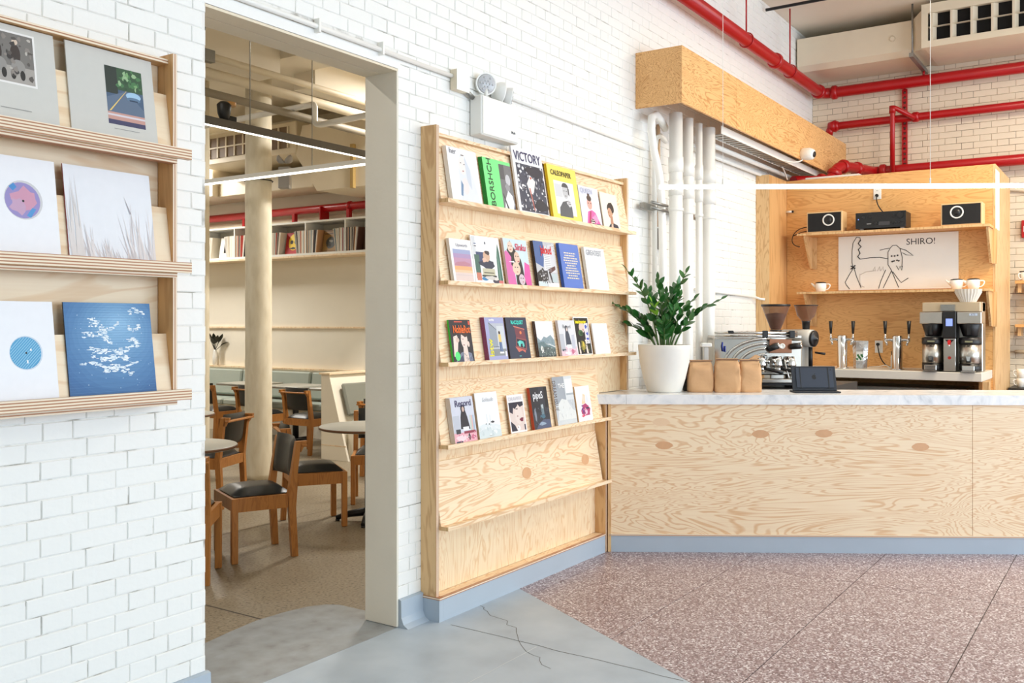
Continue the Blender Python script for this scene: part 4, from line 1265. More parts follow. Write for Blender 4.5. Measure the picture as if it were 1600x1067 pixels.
ctr = thing('bar_counter', 'long plywood bar counter on a grey plinth under the marble top', 'counter', cw(0, 0), CA)
MB().box(.022, 2.48, .012, .03, .125, 1.018).build('front_panel', ply_x, ctr)
MB().box(2.483, 4.0, .012, .03, .125, 1.018).build('front_panel', ply_x, ctr)
MB().box(.004, 4.0, .014, .031, .0, .112).build('plinth', grey_paint, ctr)
MB().box(.004, 4.0, .004, .030, .1125, .1245).build('plinth_trim', edge_mat, ctr)
MB().box(.0, .0215, .004, .13, .002, 1.018).build('end_panel', ply_side, ctr)
MB().box(.40, 4.0, .44, .46, .0, 1.018).build('rear_panel', ply_side2, ctr)
for lx, z, c in [(.365, .895, (236, 204, 168)), (.385, .735, None), (1.045, .815, None), (1.475, .82, None), (2.13, .73, None)]:
    MB().add([(x, .0112, zz) for x, zz in [(lx + .06 * math.cos(t), z + .028 * math.sin(t) * abs(math.sin(t)) ** .3) for t in [2 * PI * k / 20 for k in range(20)]]], [list(range(20))]).build('wood_patch', patch_wood if c is None else pc(c), ctr)
ctop = thing('countertop', 'white marble countertop with grey veins on the bar counter', 'countertop', cw(0, 0, 1.02), CA)
MB().prism([(-.145, .015), (-.122, -.022), (.122, -.022), (.122, .46), (.06, .30)], 0, .066, 'z').build('marble_slab', marble, ctop)
MB().prism([(.1235, -.022), (4.05, -.022), (4.05, .5), (.175, .5), (.1235, .43)], 0, .066, 'z').build('marble_slab', marble, ctop)
CT = 1.0865     # top of the marble

# potted plant
pp = thing('potted_plant', 'glossy green plant with many leaflets in a white pot on the counter', 'plant', (6.169, 2.829, CT))
MB().lathe([(.112, .0), (.122, .006), (.150, .10), (.172, .20), (.184, .30), (.187, .333), (.183, .337), (.176, .333), (.172, .29)], 40).build('pot', pot_mat, pp)
MB().lathe([(.174, .292), (.09, .302), (.0, .304)], 24).build('soil', soil, pp)
pr_ = random.Random(8)


def leaf_mesh(L, w):
    n = 6
    vs, fs = [], []
    for i in range(n + 1):
        t = i / n
        ww = w * (math.sin(PI * min(1, t * .92 + .06)) ** .8) * (1 - .25 * t)
        z = -.12 * L * t * t
        vs += [(-ww, L * t, z + .18 * ww), (0, L * t, z), (ww, L * t, z + .18 * ww)]
    for i in range(n):
        a = i * 3
        fs += [(a, a + 1, a + 4, a + 3), (a + 1, a + 2, a + 5, a + 4)]
    return vs, fs


LEAF = []
for L, w in ((.070, .020), (.082, .023), (.092, .025)):
    v, f = leaf_mesh(L, w)
    LEAF.append(MB().add(v, f, None, True).mesh('leaf', leaf_mat))
v, f = leaf_mesh(.07, .014)
LEAFN = MB().add(v, f, None, True).mesh('leaf', leaf_new)
# stems: (sideways toward the room, toward the back, height) of the tip in counter directions
STEMS = [(-.36, .02, .33), (-.27, -.06, .56), (-.20, .08, .26), (-.12, .05, .44), (-.05, -.05, .50), (.02, .06, .40), (.09, -.02, .46), (.16, .04, .55), (.20, -.06, .36), (.27, .02, .30), (.40, -.02, .36), (-.30, .08, .20), (.12, .12, .38), (-.10, -.10, .34), (.06, -.10, .30), (-.02, -.12, .20)]
for k, (sx, sy, sz) in enumerate(STEMS):
    tip = E1 * sx + N1 * sy + Vector((0, 0, .30 + sz))
    base = E1 * sx * .16 + N1 * sy * .3 + Vector((0, 0, .30))
    mid = E1 * sx * .32 + N1 * sy * .5 + Vector((0, 0, .30 + sz * .66))
    path = arc(base, mid, tip, 12)
    st = MB().tube(path, [.0075 - .0045 * i / 12 for i in range(13)], 6).build('stem', stem_mat, pp)
    young = k == 13
    nl = 8 if not young else 5
    for i in range(nl):
        t = .30 + .70 * i / (nl - 1)
        j = min(11, int(t * 12))
        p = path[j].lerp(path[j + 1], t * 12 - j)
        d = (path[min(12, j + 1)] - path[max(0, j - 1)]).normalized()
        for s in ((-1, 1) if i < nl - 1 else (0,)):
            side = d.cross(Vector((pr_.uniform(-.4, .4), pr_.uniform(-.4, .4), 1))).normalized()
            ld = (d * (.75 if s else 1) + side * s * .8 + Vector((0, 0, .15))).normalized()
            nn = Vector((-.55 + pr_.uniform(-.6, .6), -.35 + pr_.uniform(-.6, .6), .75 + pr_.uniform(-.3, .4)))
            xa = ld.cross(nn).normalized()
            q = Matrix((xa, ld, xa.cross(ld))).transposed().to_4x4()
            o = bpy.data.objects.new('leaf', LEAFN if young else LEAF[pr_.randrange(3)])
            COL.objects.link(o)
            o.parent = st
            sc = pr_.uniform(.8, 1.1) * (.75 + .4 * math.sin(PI * t))
            o.matrix_basis = Matrix.Translation(p) @ q @ Matrix.Scale(sc, 4)

# paper bags
def paper_bag(lx, ly, w, h, d, rot, label, top=0):
    b = thing('paper_bag', label, 'paper bag', cw(lx, ly, CT), CA + rot, 'coffee bags on the counter')
    mb = MB()
    n = 20
    prof = [(0, .93), (.02, 1.0), (.12, 1.02), (.24, 1.03), (.36, 1.02), (.48, 1.01), (.58, 1.0), (.68, .98), (.76, .96), (.83, .92), (.88, .84), (.93, .70), (.97, .50), (1.0, .30)]
    vs, fs = [], []
    rb = random.Random(int(lx * 1000))
    n = 28
    ph = [rb.uniform(0, 6) for _ in range(4)]
    for z, s in prof:
        sd = s if z < .80 else s * .8
        for i in range(n):
            t = 2 * PI * i / n
            ex = 2 / 4.5
            x = math.copysign(abs(math.cos(t)) ** ex, math.cos(t)) * w / 2 * (s if z < .80 else s * .30 + .66)
            y = math.copysign(abs(math.sin(t)) ** ex, math.sin(t)) * d / 2 * sd
            q = .0035 if 0 < z < 1 else 0
            wr = .004 * math.sin(9 * z + 3 * t + ph[0]) + .003 * math.sin(17 * z - 5 * t + ph[1]) if 0 < z < .9 else 0
            vs.append((x + rb.uniform(-q, q), y + rb.uniform(-q, q) + wr * math.sin(t), z * h))
    m = len(prof)
    for j in range(m - 1):
        for i in range(n):
            fs.append((j * n + i, j * n + (i + 1) % n, (j + 1) * n + (i + 1) % n, (j + 1) * n + i))
    fs.append(list(range(n))[::-1])
    fs.append([(m - 1) * n + i for i in range(n)])
    mb.add(vs, fs, None, True)
    mb.build('bag_body', kraft, b)
    f = MB().box(-w * .42, w * .42, -.020, .012, h * .985, h * 1.03, b=.005).build('folded_top', kraft, b)
    MB().box(-w * .46, w * .46, -.024, -.0205, h * .985, h * 1.008).build('tin_tie', plain('tin_tie_brown', (120, 84, 58)), b)
    if top:
        mb = MB()
        mb.prism([(-.02, h * .97), (.045, h * 1.17), (.075, h * 1.12), (.02, h * .93)], -.02, .012, 'y')
        mb.build('open_flap', kraft, b)
    return b


paper_bag(.672, .235, .176, .222, .10, .06, 'brown paper coffee bag next to the white plant pot')
paper_bag(.858, .225, .182, .232, .105, -.04, 'middle brown paper coffee bag of the three on the counter')
paper_bag(1.020, .245, .160, .226, .10, .10, 'brown paper coffee bag with raised flap, closest to the tablet', 1)

# tablet in a folding case
tb = thing('tablet', 'dark tablet in a folding case standing on the counter, seen from behind', 'tablet', cw(1.475, .215, CT), CA)
M = Matrix.Rotation(-.30, 4, 'X') @ Matrix.Translation((0, 0, .012))
MB().box(-.155, .155, -.004, .008, .0, .178, M=M, b=.003).build('case_back', plain('navy_case', (30, 36, 46), rough=.6, var=.1), tb)
MB().box(-.125, .135, -.0085, -.0042, .022, .165, M=M, b=.002).build('tablet_back', plain('slate_aluminium', (66, 72, 84), rough=.35, metal=.6), tb)
MB().box(-.100, -.094, -.0095, -.0087, .014, .170, M=M).build('elastic_strap', black_plastic, tb)
MB().box(.096, .104, -.0095, -.0087, .014, .170, M=M).build('elastic_strap', black_plastic, tb)
ap = [(.016 * math.cos(t) * (1 if abs(math.sin(t)) < .95 else .9), .097 + .017 * math.sin(t)) for t in [2 * PI * k / 18 for k in range(18)]]
ap = [(x - (.005 if (x > .012 and .092 < z < .106) else 0), z) for x, z in ap]
mb = MB().add([(x, -.0094, z) for x, z in ap], [list(range(18))], None, False, M)
mb.add([(.001, -.0094, .116), (.006, -.0094, .116), (.010, -.0094, .124), (.005, -.0094, .123)], [(0, 1, 2, 3)], None, False, M)
mb.build('logo', black_plastic, tb)
MB().tube([tuple(M @ Vector((.118, -.0088, .150))), tuple(M @ Vector((.118, -.0100, .150)))], .005, 10).build('camera_lens', black_plastic, tb)
MB().box(-.158, .160, -.075, .085, .0, .011, b=.003).build('case_base', plain('navy_case', (30, 36, 46)), tb)

# ------------------------------------------------------------------ light strip over the counter
ls_ = thing('light_strip', 'long thin white light tube hanging over the bar counter', 'light', (6.057, 2.817, 2.53), CA + .0)
L2 = 3.6
MB().box(.0, L2, -.014, .014, -.013, .012, b=.003).build('diffuser', led, ls_)
MB().box(.0, L2, -.011, .011, .0122, .018).build('housing', white_plastic, ls_)
for lx in (.445, 1.88):
    MB().tube([(lx, 0, .018), (lx, 0, CEIL - 2.533)], .0017, 6).build('suspension_wire', white_plastic, ls_)
    MB().tube([(lx, 0, .018), (lx, 0, .055)], .006, 8).build('wire_grip', white_plastic, ls_)

# ------------------------------------------------------------------ plywood partition behind the bar
PX = 9.68
pt = thing('bar_partition', 'tall honey plywood partition behind the bar with upright and end wall', 'partition', (PX, 2.1, 0))
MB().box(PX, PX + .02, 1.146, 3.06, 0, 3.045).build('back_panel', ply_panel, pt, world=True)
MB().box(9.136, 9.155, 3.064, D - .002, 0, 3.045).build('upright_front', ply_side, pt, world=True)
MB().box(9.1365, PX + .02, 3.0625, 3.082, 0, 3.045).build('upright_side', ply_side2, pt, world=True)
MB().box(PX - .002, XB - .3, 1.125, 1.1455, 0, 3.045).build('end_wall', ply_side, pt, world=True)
MB().tube([(XB - .30, 1.150, 0), (XB - .30, 1.150, 2.95)], .03, 12).build('end_wall_corner', ply_side, pt, world=True)
MB().box(PX + .004, PX + .28, 1.1235, 1.1248, 2.45, 3.0).build('paper_strip', paper_white, pt, world=True)
hk = thing('coat_hook', 'small white peg on the plywood upright', 'hook', (PX - .1, 3.06, 2.72))
MB().tube([(PX - .02, 3.062, 2.725), (PX - .02, 3.0, 2.725)], .012, 10).build('peg', white_plastic, hk, world=True)
MB().tube([(PX - .02, 3.0, 2.725), (PX - .02, 2.985, 2.725)], .0125, 10).build('peg_tip', black_plastic, hk, world=True)

# things that face the room from the partition: local x to the room's right, local y into the partition
def bf(name, label, cat, y, z, x=PX, group=None):
    return thing(name, label, cat, (x, y, z), -PI / 2, group)


def wall_shelf(zt, y0, y1, label):
    s = bf('wall_shelf', label, 'shelf', y0, zt, group='plywood shelves behind the bar')
    w = y0 - y1
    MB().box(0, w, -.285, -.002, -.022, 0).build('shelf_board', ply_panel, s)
    MB().box(0, w, -.2865, -.2852, -.022, 0).build('edge_band', ply_side, s)
    for x in (.06, w - .03):
        mb = MB()
        mb.prism([(-.004, -.0225), (-.26, -.0225), (-.26, -.05), (-.05, -.34), (-.004, -.34)], x, x + .02, 'x')
        mb.build('bracket', ply_side, s)
        MB().box(x + .0205, x + .06, -.022, -.003, -.345, -.0225).build('bracket_cleat', ply_side, s)
    return s


Z1, Z2 = 2.470, 1.888
wall_shelf(Z1, 2.87, 1.14, 'upper plywood wall shelf holding the speakers and receiver')
wall_shelf(Z2, 2.87, 1.14, 'lower plywood wall shelf holding the small white pots')

black_fabric = plain('speaker_cloth', (30, 30, 32), rough=.9, var=.5, scale=300)
maple = plain('maple_case', (226, 190, 140), rough=.45, var=.06)
def speaker(y, cx, label):
    s = bf('speaker', label, 'speaker', y, Z1, PX - .27, 'wooden speakers on the shelf')
    MB().box(0, .345, .0, .18, .0, .205, b=.004).build('case', maple, s)
    MB().box(.012, .333, -.003, -.0003, .012, .193).build('grille', black_fabric, s)
    M = Matrix.Translation((cx, -.003, .12)) @ Matrix.Rotation(PI / 2, 4, 'X')
    d = MB().lathe([(.058, .0), (.058, .004), (.047, .004), (.045, .0)], 28, M=M, cap=False).build('driver_ring', white_plastic, s)
    MB().lathe([(.046, .0005), (.030, -.0), (.024, .006), (.012, .011), (0, .012)], 24, M=M).build('driver_cone', black_plastic, d)
    return s


speaker(2.776, .213, 'black fronted wooden speaker near the plywood upright')
s2 = speaker(1.545, .135, 'black fronted wooden speaker with a silver knob near the shelf end')
mb = MB()
mb.tube(arc((9.50, 2.79, 2.54), (9.50, 2.90, 2.54), (9.47, 2.93, 2.46), 6) + arc((9.47, 2.93, 2.46), (9.44, 2.96, 2.36), (9.43, 2.85, 2.34), 8), .0045, 6)
mb.tube(arc((9.50, 2.79, 2.50), (9.50, 2.85, 2.50), (9.47, 2.93, 2.455), 6), .0045, 6)
tag(mb.build('speaker_cable', cable_black), 'black cable looping from the first speaker under the shelf', 'cable')
rcv = bf('stereo_receiver', 'black stereo receiver between the two speakers', 'receiver', 2.30, Z1, PX - .27)
MB().box(0, .45, .004, .24, .016, .165, b=.003).build('case', black_plastic, rcv)
MB().box(-.004, .454, -.004, .0037, .016, .168).build('front_panel', plain('gloss_black', (18, 18, 20), rough=.25), rcv)
for x, z, r in [(.07, .125, .013), (.13, .125, .011), (.18, .06, .016), (.345, .125, .013), (.405, .125, .026), (.335, .055, .008), (.365, .055, .008), (.395, .055, .008), (.425, .055, .006)]:
    MB().tube([(x, -.0045, z), (x, -.016, z)], r, 14).build('knob', black_plastic, rcv)
MB().box(.21, .31, -.0056, -.0045, .04, .075).build('display', plain('display_grey', (60, 60, 64), rough=.3), rcv)
MB().box(.018, .026, -.0056, -.0045, .10, .11).build('power_led', screen_blue, rcv)
MB().box(.10, .14, -.0056, -.0045, .055, .062).build('badge', pc((150, 150, 150)), rcv)
for x in (.03, .40):
    MB().box(x, x + .03, .02, .05, 0, .0155).build('foot', plain('foot_grey', (160, 160, 160)), rcv)


def outlet(y, z, label):
    o = bf('wall_outlet', label, 'outlet', y, z, PX, 'outlets on the partition')
    MB().box(-.037, .037, -.006, -.0005, -.06, .06, b=.002).build('plate', white_plastic, o)
    for dz in (-.024, .024):
        p = MB().box(-.017, .017, -.0075, -.0062, dz - .014, dz + .014).build('socket', white_plastic, o)
        MB().box(-.007, -.004, -.0082, -.0076, dz - .004, dz + .006).build('slot', black_plastic, p)
        MB().box(.004, .007, -.0082, -.0076, dz - .004, dz + .006).build('slot', black_plastic, p)
    return o


o1 = outlet(2.164, 2.853, 'white wall outlet above the stereo receiver')
o2 = outlet(2.150, 1.345, 'white wall outlet between the two drink taps')
def cord(plug, pts, label):
    c = thing('power_cord', label, 'cord', plug)
    MB().tube([(plug[0] - .008, plug[1], plug[2]), (plug[0] - .035, plug[1], plug[2])], .015, 10).build('plug', cable_black, c, world=True)
    MB().tube(pts, .0055, 6).build('wire', cable_black, c, world=True)


cord((PX, 2.164, 2.829), arc((PX - .03, 2.164, 2.82), (PX - .05, 2.17, 2.74), (PX - .06, 2.10, 2.66), 8), 'black power cord from the outlet down behind the receiver')
cord((PX, 2.155, 1.369), arc((PX - .03, 2.155, 1.36), (PX - .05, 2.13, 1.17), (PX - .1, 2.02, 1.152), 10), 'black power cord from the lower outlet to the back counter')

# whiteboard with a drawn goat-like animal
wbd = bf('whiteboard', 'whiteboard with a marker drawing of a horned animal and SHIRO! written on it', 'whiteboard', 2.535, 1.905)
WW, WH = 1.10, .535
MB().box(0, WW, -.012, -.001, 0, WH).build('board', plain('whiteboard_white', (240, 238, 232), rough=.25, var=.02), wbd)
ink = plain('marker_black', (40, 36, 36), rough=.5)
faint = plain('marker_faint', (206, 200, 194), rough=.5)


def stroke(pts, mat=ink, r=.0035, nm='drawn_line'):
    MB().tube([(x * WW, -.0125, z * WH) for x, z in pts], r, 5, cap=False).build(nm, mat, wbd)


stroke([(.12, .52), (.12, .72), (.13, .88), (.16, .98), (.19, .97), (.195, .90)])
stroke([(.195, .93), (.175, .86), (.20, .80), (.175, .75), (.19, .68), (.17, .62), (.19, .57)], r=.006)
stroke([(.19, .57), (.28, .59), (.36, .59), (.43, .56)])
stroke([(.12, .52), (.13, .40), (.10, .30), (.06, .15), (.07, .10), (.10, .02)])
stroke([(.14, .40), (.16, .25), (.20, .04)])
stroke([(.11, .45), (.15, .40)], r=.006); stroke([(.11, .39), (.15, .46)], r=.006)
stroke([(.19, .30), (.19, .15), (.20, .08), (.23, .05)], faint)
stroke([(.19, .28), (.24, .33), (.32, .35)], faint)
for x in (.30, .34, .37):
    stroke([(x, .34), (x + .02, .42), (x + .025, .34)], faint)
stroke([(.41, .36), (.37, .16), (.35, .02)]); stroke([(.46, .34), (.41, .12), (.39, .03)])
stroke([(.46, .34), (.49, .18), (.52, .03)]); stroke([(.47, .32), (.51, .20), (.54, .12), (.60, .20)])
stroke([(.43, .56), (.43, .45), (.45, .38), (.46, .34)])
stroke([(.43, .56), (.43, .68), (.45, .76), (.47, .80), (.50, .80), (.53, .74), (.54, .66), (.55, .56), (.545, .40)])
stroke([(.36, .72), (.40, .74), (.44, .75)], r=.003); stroke([(.53, .74), (.58, .70), (.64, .60), (.58, .62), (.55, .66)])
stroke([(.50, .43), (.52, .35), (.53, .42), (.545, .34), (.55, .42)])
for x, z in [(.455, .60), (.48, .60), (.505, .61), (.475, .51), (.50, .52), (.515, .51), (.46, .50)]:
    stroke([(x, z), (x + .012, z + .012)], r=.007)
lettering('SHIRO!', .085, ink, wbd, (.58 * WW, -.0128, .80 * WH), PZ, 'written_name', 1.0)


def creamer(y, label, flip=1):
    t = bf('creamer_pot', label, 'creamer', y, Z2, PX - .17, 'small white pots on the shelf')
    MB().lathe([(.040, 0), (.045, .004), (.055, .05), (.052, .085), (.049, .086), (.047, .07)], 24).build('body', ceramic, t)
    MB().lathe([(.053, .0865), (.053, .092), (.03, .098), (0, .099)], 24).build('lid', black_plastic, t)
    MB().tube([(-.045 * flip, 0, .045), (-.075 * flip, 0, .07), (-.095 * flip, 0, .088)], [.016, .011, .007], 8).build('spout', ceramic, t)
    MB().tube(arc((.048 * flip, 0, .075), (.105 * flip, 0, .085), (.085 * flip, 0, .045), 6) + arc((.085 * flip, 0, .045), (.075 * flip, 0, .02), (.046 * flip, 0, .02), 5), .006, 6).build('handle', ceramic, t)


creamer(2.665, 'small white pot with black lid standing alone on the lower shelf')
creamer(1.425, 'small white pot with black lid beside the whiteboard edge')
creamer(1.285, 'small white pot with black lid at the end of the lower shelf')

# ------------------------------------------------------------------ back bar and its equipment
bb = thing('back_bar', 'back bar counter with thick pale top below the honey plywood partition', 'counter', (PX, 2.1, 0))
MB().box(9.0, PX - .003, 1.15, 3.058, 1.068, 1.145, b=.004).build('worktop', plain('pale_laminate', (226, 222, 212), rough=.35, var=.02), bb, world=True)
MB().box(9.12, PX - .003, 1.16, 1.19, 0, 1.067).build('side_panel', ply_side2, bb, world=True)
MB().box(9.06, 9.10, 1.10, 1.148, .0, 1.067).build('leg', ply_side, bb, world=True)
fr = thing('undercounter_fridge', 'stainless undercounter fridge below the back bar top', 'fridge', (9.1, 2.1, 0))
MB().box(9.14, PX - .01, 1.30, 2.98, .06, .99, b=.004).build('body', steel, fr, world=True)
for y0 in (1.31, 2.15):
    d = MB().box(9.105, 9.138, y0, y0 + .82, .10, .86, b=.004).build('door', steel, fr, world=True)
MB().box(9.105, 9.1385, 1.31, 2.97, .875, .985).build('top_rail', galv, fr, world=True)
for y0 in (1.55, 2.2):
    MB().tube([(9.104, y0, .93), (9.099, y0, .93)], .015, 10).build('lock', chrome, fr, world=True)


def tap_tower(y, label, n=2):
    t = bf('tap_tower', label, 'drink tap', y, 1.1455, 9.20, 'drink taps on the back bar')
    MB().lathe([(.062, 0), (.062, .008), (.046, .012), (.046, .300), (.044, .312), (.03, .318), (0, .319)], 28).build('column', chrome, t)
    for s in (-1, 1):
        f = MB().tube(arc((s * .04, -.01, .272), (s * .075, -.01, .285), (s * .10, -.015, .268), 5), .014, 10).build('tap', chrome, t)
        MB().tube([(s * .10, -.015, .275), (s * .085, -.02, .225)], [.012, .009], 8).build('spout', chrome, f)
        MB().tube([(s * .103, -.014, .26), (s * .103, -.014, .335)], [.012, .009], 8).build('tap_stem', chrome, f)
        MB().tube([(s * .103, -.014, .335), (s * .104, -.014, .45)], [.011, .019], 12).build('handle', black_plastic, f)


tap_tower(2.377, 'twin chrome drink tap tower beside the foil pouch')
tap_tower(1.881, 'twin chrome drink tap tower next to the coffee brewer')

fp = bf('foil_pouch', 'silver foil pouch with a green label leaning by the drink taps', 'pouch', 2.235, 1.1455, 9.30)
vs, fs = [], []
for j in range(9):
    z = j / 8
    th = .035 * (1 - z) ** .7 + .003
    hw = .062 + .012 * z
    vs += [(-hw, 0, z * .265), (-hw * .5, -th, z * .265), (hw * .5, -th, z * .262), (hw, 0, z * .262), (hw * .5, th, z * .262), (-hw * .5, th, z * .265)]
for j in range(8):
    for i in range(6):
        fs.append((j * 6 + i, j * 6 + (i + 1) % 6, (j + 1) * 6 + (i + 1) % 6, (j + 1) * 6 + i))
fs += [(0, 1, 2, 3, 4, 5)[::-1], tuple(48 + i for i in range(6))]
MB().add(vs, fs).build('pouch', foil, fp)
MB().box(-.030, .032, -.0345, -.0325, .07, .16).build('label', pc((236, 238, 236)), fp)
mb = MB()
for a in range(7):
    mb.add([(x, -.0352, z) for x, z in blob(-.02 + .008 * a, .09 + .012 * ((a * 3) % 4), .010, .010, a)], [list(range(11))])
mb.build('label_print', pc((52, 120, 64)), fp)
sb_ = bf('soap_bottle', 'slim dark capped bottle behind the second drink tap', 'bottle', 1.955, 1.1455, 9.36)
MB().lathe([(.018, 0), (.018, .11), (.012, .13)], 12).build('body', white_plastic, sb_)
MB().lathe([(.0135, .1305), (.0135, .165), (0, .166)], 12).build('cap', black_plastic, sb_)
tag(MB().tube([(9.5, 2.2, 1.152), (9.45, 2.1, 1.16), (9.42, 2.03, 1.175), (9.4, 1.98, 1.152), (9.43, 1.93, 1.158), (9.46, 1.88, 1.151)], .006, 6).build('white_cable_coil', cable_white),
    'loose white cable lying on the back bar behind the pouch', 'cable')

# twin coffee brewer
br = bf('coffee_brewer', 'twin stainless coffee brewer with central black control panel', 'coffee maker', 1.672, 1.1455, 9.02)
MB().box(.02, .50, .20, .38, .0, .62, b=.006).build('rear_tower', steel, br)
MB().box(.015, .205, .0, .198, .425, .53, b=.006).build('brew_head', steel, br)
MB().box(.318, .515, .0, .198, .425, .53, b=.006).build('brew_head', steel, br)
cpn = MB().box(.208, .315, -.012, .19, .30, .535, b=.004).build('control_panel', black_plastic, br)
MB().box(.234, .288, -.0145, -.0125, .405, .47).build('screen', screen_blue, cpn)
cc = MB().box(.212, .311, .0, .19, .008, .297, b=.004).build('centre_column', steel, br)
MB().tube([(.262, -.001, .125), (.262, -.006, .125)], .014, 14).build('red_button', plain('button_red', (170, 40, 30)), cc)
MB().prism([(.225, .285), (.30, .285), (.262, .245)], -.004, -.0005, 'y').build('faucet_guard', black_plastic, cc)
MB().prism([(.25, .24), (.27, .24), (.275, .275), (.262, .285), (.248, .275)], -.022, -.006, 'y').build('hot_water_lever', plain('lever_red', (214, 30, 30)), cc)
MB().tube([(.262, -.018, .24), (.262, -.02, .225)], .006, 8).build('hot_water_spout', white_plastic, cc)
MB().box(.03, .50, .05, .36, .532, .615, b=.004).build('top_cover', plain('brewer_top', (206, 186, 156), rough=.35, metal=.4), br)
MB().box(.185, .30, .02, .06, .54, .595).build('mixing_valve', galv, br)
MB().box(.42, .485, -.0012, -.0003, .495, .515).build('badge', pc((190, 206, 230)), br)
lettering('XTS', .020, pc((70, 60, 70)), br, (.432, -.0016, .498), PZ, 'badge_lettering')
for x in (.11, .415):
    M = Matrix.Translation((x, .10, 0))
    MB().lathe([(.055, .312), (.062, .32), (.092, .422), (.09, .4245)], 24, M=M).build('filter_basket', black_plastic, br)
    MB().box(x - .012, x + .012, -.012, .01, .33, .42).build('basket_handle', black_plastic, br)
for x, lab in ((1.672 - .11, 'steel coffee dispenser under the brewer head next to the tap tower'), (1.672 - .415, 'steel coffee dispenser under the brewer head next to the end post')):
    dd = bf('coffee_dispenser', lab, 'coffee dispenser', x, 1.1455, 9.115, 'coffee dispensers in the brewer')
    MB().lathe([(.082, .075), (.088, .08), (.088, .245)], 32).build('body', steel, dd)
    MB().lathe([(.090, .2455), (.092, .252), (.092, .30), (.07, .306), (0, .307)], 32).build('lid', black_plastic, dd)
    MB().lathe([(.086, .012), (.090, .02), (.090, .0745)], 32).build('base', black_plastic, dd)
    MB().box(-.030, .030, -.094, -.0905, .262, .276).build('level_window', pc((150, 150, 120)), dd)
    lettering('LUXUS', .024, black_plastic, dd, (-.040, -.0895, .222), PZ, 'brand_lettering', 1, bold=.0008)
    f = MB().box(-.02, .02, -.112, -.0885, .085, .135, b=.004).build('faucet', black_plastic, dd)
    MB().prism([(-.018, .14), (.018, .14), (.010, .10), (-.010, .10)], -.122, -.1125, 'y').build('faucet_lever', chrome, f)
    MB().box(-.055, .055, -.145, -.091, .004, .014).build('drip_tray', chrome, dd)
    MB().box(-.05, .05, -.13, -.0905, .0145, .06, b=.004).build('drip_stand', chrome, dd)
fl = bf('paper_filters', 'stack of fluted white paper coffee filters on top of the brewer', 'coffee filters', 1.672 - .395, 1.1455 + .6155, 9.14)
for q in range(3):
    vs, fs = [], []
    n = 48
    for z, r in ((0, .062), (.10, .108)):
        for i in range(n):
            rr = r + (.004 if i % 2 else -.004) * (z > 0 or .5)
            t = 2 * PI * i / n
            vs.append((rr * math.cos(t), rr * math.sin(t), z * .9 + .012 * q))
    for i in range(n):
        fs.append((i, (i + 1) % n, n + (i + 1) % n, n + i))
    fs.append(list(range(n))[::-1])
    MB().add(vs, fs).build('filter', filter_paper, fl)

# ------------------------------------------------------------------ espresso corner
mcn = MB().prism([(7.00, 2.76), (7.42, 2.08), (8.55, 2.08), (8.55, 3.15), (7.75, 3.15), (7.53, 2.93)], 0, 1.064, 'z')
tag(mcn.build('machine_counter', plain('dark_laminate', (70, 66, 62), rough=.5)), 'dark low counter under the espresso machine and grinders', 'counter')
em = thing('espresso_machine', 'chrome espresso machine with black knobs behind the paper bags', 'espresso machine', (7.036, 2.795, 1.0645), CA)
MB().box(.01, .70, .06, .36, .10, .38, b=.01).build('body', steel, em)
MB().box(.0, .42, .035, .058, .165, .392, b=.006).build('side_panel', chrome, em)
for k, r in enumerate((.34, .28, .22, .15)):
    pts = [(.415 - r * math.cos(t), .034, .17 + r * .64 * math.sin(t)) for t in [PI / 2 * i / 14 for i in range(15)]]
    MB().tube(pts, .012, 8).build('relief_arc', chrome, em)
for z, r in ((.435, .011), (.41, .011)):
    MB().tube([(.005, .04, z), (.655, .04, z)], r, 10).build('cup_rail', chrome, em)
MB().box(.01, .69, .05, .36, .395, .412).build('cup_tray', steel, em)
for x in (.13, .40, .61):
    MB().box(x - .018 if x > .2 else x - .02, x + .022, .022, .058, .395 if x > .2 else .43, .452, b=.003).build('rail_block', black_plastic, em)
mp_ = MB().box(.435, .61, .03, .058, .275, .385, b=.004).build('front_plate', plain('copper_plate', (150, 100, 72), rough=.3, metal=.4), em)
M = Matrix.Translation((.535, .0295, .33)) @ Matrix.Rotation(PI / 2, 4, 'X')
MB().lathe([(.022, 0), (.022, .004), (.014, .004), (.012, .001), (0, .001)], 20, M=M).build('emblem', ceramic, mp_)
for x, s in ((.455, -1), (.63, 1)):
    kb = MB().tube([(x - .035, .02, .315 + .01 * s), (x + .035, -.01, .335)], [.022, .026], 12).build('steam_knob', black_plastic, em)
    MB().tube([(x + .035, -.01, .335), (x + .047, -.015, .338)], .024, 12).build('knob_cap', chrome, kb)
for x in (.37, .50, .60):
    g = MB().lathe([(.042, 0), (.045, .02), (.036, .05), (.030, .085)], 18, c=(x, .03, .165)).build('group_head', chrome, em)
    MB().lathe([(.036, -.04), (.038, -.005), (.034, -.001)], 18, c=(x, .03, .165)).build('portafilter', chrome, g)
    MB().tube([(x + .02, .0, .155), (x + .15, -.055, .125)], [.012, .017], 10).build('portafilter_handle', black_plastic, g)
for k in range(10):
    q = random.Random(k)
    x = .32 + .028 * k
    MB().tube([(x, .028, .235 + q.uniform(-.02, .02)), (x + q.uniform(-.02, .02), .0, .20)], .011, 8).build('pipe_fitting', chrome, em)
MB().tube(arc((.545, .01, .24), (.55, -.03, .15), (.575, -.03, .07), 8), .006, 8).build('steam_wand', chrome, em)
MB().box(.36, .62, -.05, .06, .045, .075, b=.004).build('drip_tray', steel, em)
MB().box(.34, .70, -.03, .34, .022, .0445, b=.004).build('base', black_plastic, em)
MB().box(.02, .34, .05, .34, .022, .10, b=.004).build('base', black_plastic, em)
for x in (.06, .64):
    MB().tube([(x, .10, 0), (x, .10, .022)], .02, 10).build('foot', black_plastic, em)
